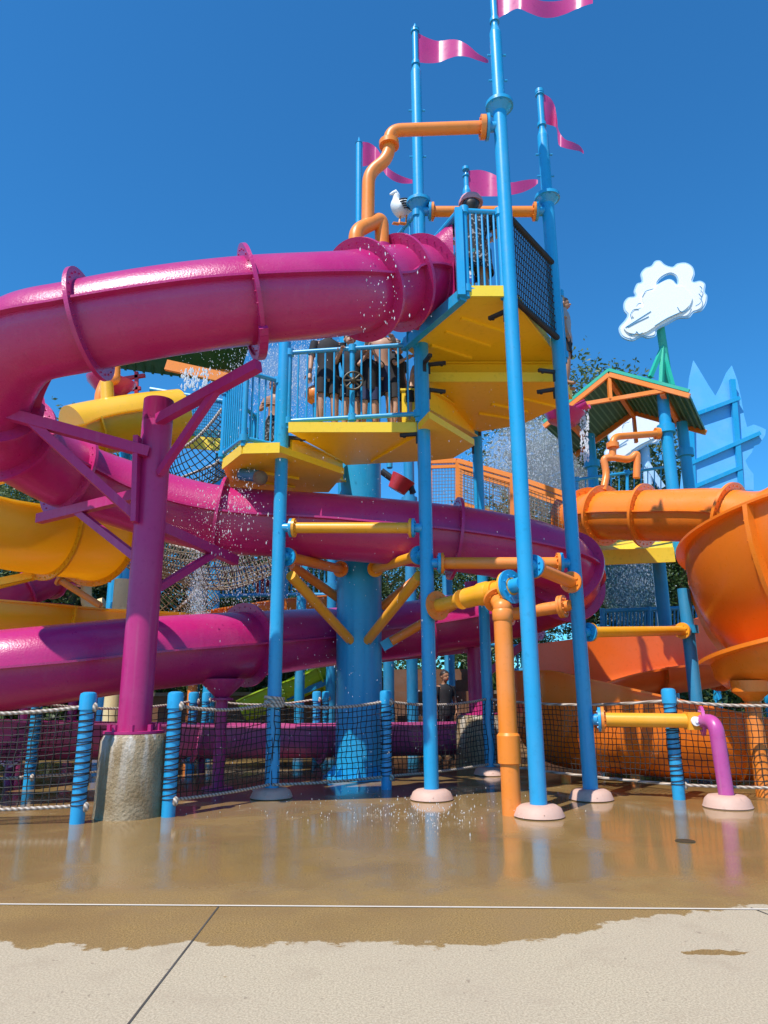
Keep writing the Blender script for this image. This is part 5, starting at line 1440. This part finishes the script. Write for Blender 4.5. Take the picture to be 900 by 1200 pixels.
person('girl with dark tied hair behind the right pole, looking to the right', p6, 1.55, 75, DN(1), DN(-1), CLOTHG, CLOTHK, skin=SKIN2, hair=HAIRD, longhair=True, group=None)
person('dark silhouetted person standing deep behind the middle pole', fx(512, 15.2, 0), 1.72, 30, DN(1), DN(-1), CLOTHK, CLOTHK, hair=HAIRD, group=None, skin=SKIN2)
person('distant bather in red seen through the sagging net', fx(314, 20.6, 2.9) + V((0, 0, .3)), 1.6, 10, DN(1), RAIL(-1), CLOTHR, CLOTHK, group=None)
person('distant bather in teal behind the far blue railing', fx(336, 20.5, 3.2), 1.5, -10, RAIL(1), DN(-1), CLOTHT, CLOTHN, group=None)
t = thing('deck', 'distant yellow deck under the bathers behind the sagging net', 'deck', V((-3, 21, 3.1)))
m = MB(); m.box(V((-3.2, 21, 3.12)), 5.6, 2.2, .12); part(m, 'deck_plate', YELLOW, t)
for x in (-5.6, -.8):
    m = MB(); m.cyl(V((x, 21.5, 0)), V((x, 21.5, 3.06)), .14); part(m, 'support_post', DBLUE, t)

# ------------------------------------------------------------------ trees
def tree_proto(label, seed, h, cr, leaf, mat, nclump, per):
    rng = random.Random(seed)
    t = thing('tree', label, 'tree', V((0, 0, 0)), 'trees behind the water park')
    m = MB(); m.tube(catmull([V((0, 0, -.1)), V((.1, 0, h * .25)), V((-.05, .1, h * .5)), V((.1, 0, h * .8))], 6), interp([.26, .19, .13, .05], 19), 10)
    tips = []
    for k in range(11):
        z = h * (.28 + .05 * k); a = k * 2.4; L = cr * (.95 - .04 * k)
        b0 = V((0, 0, z)); b1 = b0 + V((math.cos(a) * L * .55, math.sin(a) * L * .55, h * .07)); b2 = b0 + V((math.cos(a) * L, math.sin(a) * L, h * .17))
        m.tube(catmull([b0, b1, b2], 5), interp([.09, .05, .02], 11), 7); tips += [b1, b2]
    part(m, 'trunk', BARK, t, 60)
    m = MB(); vs = []; fs = []
    for c in range(nclump):
        while True:
            x, y, z = (rng.uniform(-1, 1) for _ in range(3))
            if .06 < x * x + y * y + z * z < 1: break
        q = V((x * cr, y * cr, h * .64 + z * h * .36)) * 1.0
        if rng.random() < .35: q = rng.choice(tips) + V((rng.gauss(0, .3), rng.gauss(0, .3), rng.gauss(0, .3)))
        cs = rng.uniform(.25, .6) * cr * .26
        for _ in range(per):
            p = q + V((rng.gauss(0, cs), rng.gauss(0, cs), rng.gauss(0, cs * .75)))
            u = V((rng.gauss(0, 1), rng.gauss(0, 1), rng.gauss(0, .6))).normalized(); w = u.cross(V((rng.gauss(0, 1), rng.gauss(0, 1), rng.gauss(0, 1)))).normalized()
            s_ = leaf * rng.uniform(.6, 1.3); i = len(vs)
            vs += [p - u * s_, p + w * s_ * .42, p + u * s_, p - w * s_ * .42]; fs.append((i, i + 1, i + 2, i + 3))
    m.v = vs; m.f = fs
    part(m, 'crown', mat, t, 0)
    return t
T1 = tree_proto('x', 3, 9.0, 2.9, .072, LEAFA, 460, 70)
T2 = tree_proto('x', 8, 9.5, 2.7, .075, LEAFB, 400, 70)
spots = [(85, 24, 1.12, T2, 'olive leafed tree showing above the yellow slide at the left'), (15, 26, 1.0, T1, 'dark tree behind the yellow spiral at the left edge'), (125, 29, .95, T1, 'dark tree low behind the cream post at the left'),
         (215, 28, .92, T1, 'dark tree behind the sagging climbing net'), (300, 30, .95, T2, 'olive tree behind the distant bathers'), (385, 30, .85, T1, 'dark tree behind the lime slide'), (455, 32, .85, T2, 'olive tree behind the central column'),
         (540, 30, .85, T1, 'dark tree behind the far magenta post'), (610, 33, .95, T2, 'olive tree behind the tallest pole base'), (690, 26, 1.42, T2, 'tall olive tree rising left of the green gable roof'), (730, 27, 1.02, T1, 'dark tree behind the green gable roof'),
         (775, 24, .98, T1, 'dark tree in the mist below the orange tube'), (812, 28, .86, T2, 'olive tree behind the jagged blue board'), (870, 30, .66, T1, 'dark tree behind the orange bowl at the right edge'), (-60, 27, 1.05, T2, 'olive tree outside the left edge'), (960, 28, .8, T1, 'dark tree outside the right edge')]
used = set()
for i, (px, d, s_, pr, lab) in enumerate(spots):
    o = pr if id(pr) not in used else copy_tree(pr)
    used.add(id(pr))
    o.location = gx(px, 700, d); o.scale = (s_, s_, s_); o.rotation_euler.z = i * 1.7; o['label'] = lab

# bushes as undergrowth
bsh = None
def bush(px, d, s_, lab):
    global bsh
    if bsh is None:
        rng = random.Random(5); bsh = thing('bush', lab, 'bush', V((0, 0, 0)), 'bushes behind the slides'); m = MB(); vs = []; fs = []
        for c in range(70):
            a = rng.uniform(0, 2 * PI); r = rng.random() ** .5; q = V((r * math.cos(a) * 1.5, r * math.sin(a) * 1.1, rng.uniform(.1, 1.5) * (1.15 - .6 * r)))
            for _ in range(90):
                p = q + V((rng.gauss(0, .22), rng.gauss(0, .22), rng.gauss(0, .2))); p.z = max(.02, p.z)
                u = V((rng.gauss(0, 1), rng.gauss(0, 1), rng.gauss(0, .7))).normalized(); w = u.cross(V((rng.gauss(0, 1), rng.gauss(0, 1), rng.gauss(0, 1)))).normalized()
                s2 = .075 * rng.uniform(.6, 1.3); i = len(vs); vs += [p - u * s2, p + w * s2 * .45, p + u * s2, p - w * s2 * .45]; fs.append((i, i + 1, i + 2, i + 3))
        m.v = vs; m.f = fs; part(m, 'foliage', LEAFA, bsh, 0)
        m = MB()
        for k in range(5): m.tube([V((.2 * math.cos(k * 1.3), .2 * math.sin(k * 1.3), 0)), V((.8 * math.cos(k * 1.3), .6 * math.sin(k * 1.3), .9))], [.03, .012], 6)
        part(m, 'stem', BARK, bsh)
        o = bsh
    else: o = copy_tree(bsh)
    o.location = gx(px, 800, d); o.scale = (s_, s_, s_ * 1.15); o.rotation_euler.z = px * .37; o['label'] = lab
for px, d, s_, lab in ((-20, 22, 1.7, 'bush at the far left edge behind the far magenta slide'), (60, 23, 1.6, 'bush behind the far magenta slide, under the yellow spiral'), (130, 22.5, 1.5, 'bush behind the cream crooked pipe'), (200, 24, 1.3, 'bush behind the thick magenta post'),
                       (280, 24, 1.2, 'bush behind the sagging net and slim post'), (345, 22.5, 1.35, 'bush under the lime slide'), (400, 23, 1.3, 'bush left of the central column'), (470, 23, 1.2, 'bush right of the central column'), (525, 22.5, 1.3, 'bush behind the silhouetted person'),
                       (580, 23, 1.3, 'bush behind the valve pipe'), (650, 23.5, 1.2, 'bush behind the two right poles'), (715, 22, 1.5, 'bush behind the blue grey railing, left part'), (775, 22.5, 1.6, 'bush behind the blue grey railing, right part'), (840, 24, 1.3, 'bush behind the orange bowl')):
    bush(px, d, s_, lab)

# ------------------------------------------------------------------ water in the air
rng = random.Random(21)
def drops(name, label, items):
    """items: list of (point, size)"""
    m = MB(); vs = []; fs = []
    for p, s_ in items:
        i = len(vs); p = V(p); e = s_ * rng.uniform(1.1, 3.4)
        vs += [p + V((s_, 0, 0)), p - V((s_, 0, 0)), p + V((0, s_, 0)), p - V((0, s_, 0)), p + Z * e, p - Z * e]
        fs += [tuple(i + k for k in f) for f in ((0, 2, 4), (2, 1, 4), (1, 3, 4), (3, 0, 4), (2, 0, 5), (1, 2, 5), (3, 1, 5), (0, 3, 5))]
    m.v = vs; m.f = fs
    o = m.build(name, WATER, at=items[0][0], smooth=60); tag(o, label, 'water', kind='stuff'); return o
def cloud(px, py, sx, sy, d, sd, n, s0, s1):
    out = []
    for _ in range(n):
        out.append((P(rng.gauss(px, sx), rng.gauss(py, sy), max(5, rng.gauss(d, sd))), s0 * (s1 / s0) ** (rng.random() ** 3)))
    return out
its = cloud(415, 340, 14, 28, 7.2, .15, 0, .004, .012)
for k in range(90):                                   # leaking from the feed on top of the tube
    u = rng.random(); x = rng.gauss(448, 13 + 8 * u); its.append((P(x, 285 + 110 * u ** 1.3, rng.uniform(7.15, 7.45)), 0.0035 * 2.8 ** (rng.random() ** 2)))
drops('water_splash', 'white drops leaking down the front of the tube slide below the orange feed', its)
its = cloud(262, 600, 26, 28, 9.55, .12, 260, .0035, .011) + cloud(285, 575, 12, 20, 9.5, .1, 130, .0035, .010) + cloud(255, 620, 14, 24, 9.5, .1, 120, .0035, .010)
drops('water_splash', 'white splash breaking over the middle tube below the lowest deck', its)
its = cloud(320, 440, 40, 38, 12.5, 1.2, 2400, .004, .011) + cloud(355, 430, 28, 30, 12.8, .6, 1600, .004, .012)
drops('water_spray', 'spray of white drops hanging behind the left blue pole and railing', its)
its = cloud(600, 540, 26, 26, 19, 1, 4500, .004, .012) + cloud(650, 570, 34, 32, 19, 1, 4500, .004, .012) + cloud(640, 500, 24, 24, 19, 1, 2500, .005, .012)
drops('water_spray', 'bright mist of spray behind the tallest pole and the orange ramp', its)
its = cloud(738, 680, 18, 34, 19, .8, 4500, .004, .012) + cloud(760, 640, 12, 34, 19, .8, 900, .008, .02)
drops('water_spray', 'white curtain of spray below the orange tube', its)
its = cloud(285, 690, 36, 34, 14, 1, 1500, .004, .010) + cloud(232, 700, 7, 40, 14, .3, 2600, .004, .010)
drops('water_spray', 'falling drops round the sagging climbing net', its)
its = []
for _ in range(700):
    d = rng.uniform(8.4, 11.5); its.append((P(rng.uniform(240, 640), rng.uniform(450, 900), d), .003 * 2.6 ** (rng.random() ** 4)))
drops('water_spray', 'scattered falling drops in front of the tower', its)
its = []
for _ in range(160):
    a = G(rng.gauss(440, 110), rng.uniform(925, 965)); its.append((a + Z * abs(rng.gauss(0, .05)), rng.uniform(.002, .0055)))
for _ in range(110):
    a = G(rng.gauss(495, 35), rng.gauss(957, 7)); its.append((a + Z * abs(rng.gauss(0, .05)), rng.uniform(.003, .007)))
drops('water_splash', 'small drops bouncing off the wet concrete before the middle pole', its)
its = []
for _ in range(260):
    u = rng.random(); its.append((P(rng.uniform(680, 690), 476 + 65 * u ** .8, 14.4), rng.uniform(.008, .02)))
drops('water_splash', 'water pouring from the magenta tipping scoop', its)
its = []
for _ in range(160):
    u = rng.random(); its.append((P(rng.choice((218, 224, 231, 240)) + rng.gauss(0, 2.5), 432 + 25 * u, 16.6), rng.uniform(.01, .03)))
drops('water_splash', 'white dripping drops under the orange beam at the left', its)
def mist(label, c, r, dens):
    m = MB(); m.sphere(c, r, 28, 18)
    mt = bpy.data.materials.new('spray mist'); mt.use_nodes = True; nt = mt.node_tree
    nt.nodes.remove(nt.nodes['Principled BSDF']); pv = nt.nodes.new('ShaderNodeVolumePrincipled')
    pv.inputs['Color'].default_value = (.97, .98, 1, 1); pv.inputs['Density'].default_value = dens; pv.inputs['Anisotropy'].default_value = .2
    nt.links.new(pv.outputs[0], nt.nodes['Material Output'].inputs['Volume'])
    o = m.build('water_mist', mt, at=c, smooth=60); tag(o, label, 'water', kind='stuff'); return o
mist('soft white mist of spray behind the tallest pole and ramp fence', P(622, 540, 19), (1.3, 1.2, 1.2), .34)
mist('soft white mist sinking right of the ramp fence', P(655, 575, 19.3), (1.0, 1.0, .9), .36)
mist('soft white mist below the orange tube', P(737, 680, 18.2), (.75, .8, 1.3), .40)
mist('soft white mist behind the left blue pole and railing', P(335, 440, 12.6), (.75, .5, .6), .40)
mist('soft white mist falling under the sagging climbing net', P(233, 700, 14), (.16, .2, .75), .9)
t = thing('floor_drain', 'small dark drain in the wet concrete near the right edge', 'drain', G(803, 986))
m = MB(); m.cyl(G(803, 986), G(803, 986) + Z * .006, .085, n=28); part(m, 'grate', BRONZE, t)
# ------------------------------------------------------------------ light, sky, output
SUN_EL, SUN_AZ = 57.0, 217.0                 # azimuth clockwise from +Y (behind the camera, to the left)
S = V((math.cos(R_(SUN_EL)) * math.sin(R_(SUN_AZ)), math.cos(R_(SUN_EL)) * math.cos(R_(SUN_AZ)), math.sin(R_(SUN_EL))))
sd = bpy.data.lights.new('sun', 'SUN'); sd.energy = 5.0; sd.angle = R_(0.5); sd.color = (1.0, 0.94, 0.85)
so = bpy.data.objects.new('sun', sd); COL.objects.link(so); so.rotation_euler = S.to_track_quat('Z', 'Y').to_euler(); so.location = S * 40
w = bpy.data.worlds.new('World'); sc.world = w; w.use_nodes = True
nt = w.node_tree; bg = nt.nodes['Background']
sky = nt.nodes.new('ShaderNodeTexSky'); sky.sky_type = 'NISHITA'; sky.sun_disc = False
sky.sun_elevation = R_(SUN_EL); sky.sun_rotation = R_(SUN_AZ); sky.altitude = 100
sky.air_density = 1.0; sky.dust_density = 0.0; sky.ozone_density = 3.0
tint = nt.nodes.new('ShaderNodeVectorMath'); tint.operation = 'MULTIPLY'; tint.inputs[1].default_value = (0.37, 1.22, 1.74)   # deep clear summer blue
nt.links.new(sky.outputs[0], tint.inputs[0]); nt.links.new(tint.outputs[0], bg.inputs[0]); bg.inputs[1].default_value = 0.10
sc.view_settings.view_transform = 'Standard'; sc.view_settings.look = 'None'
sc.view_settings.exposure = 0.18; sc.view_settings.gamma = 1.0; sc.view_settings.use_curve_mapping = False
sc.render.engine = 'CYCLES'
sc.render.resolution_x, sc.render.resolution_y = 768, 1024
sc.cycles.max_bounces = 6; sc.cycles.transparent_max_bounces = 12
sc.cycles.use_denoising = True
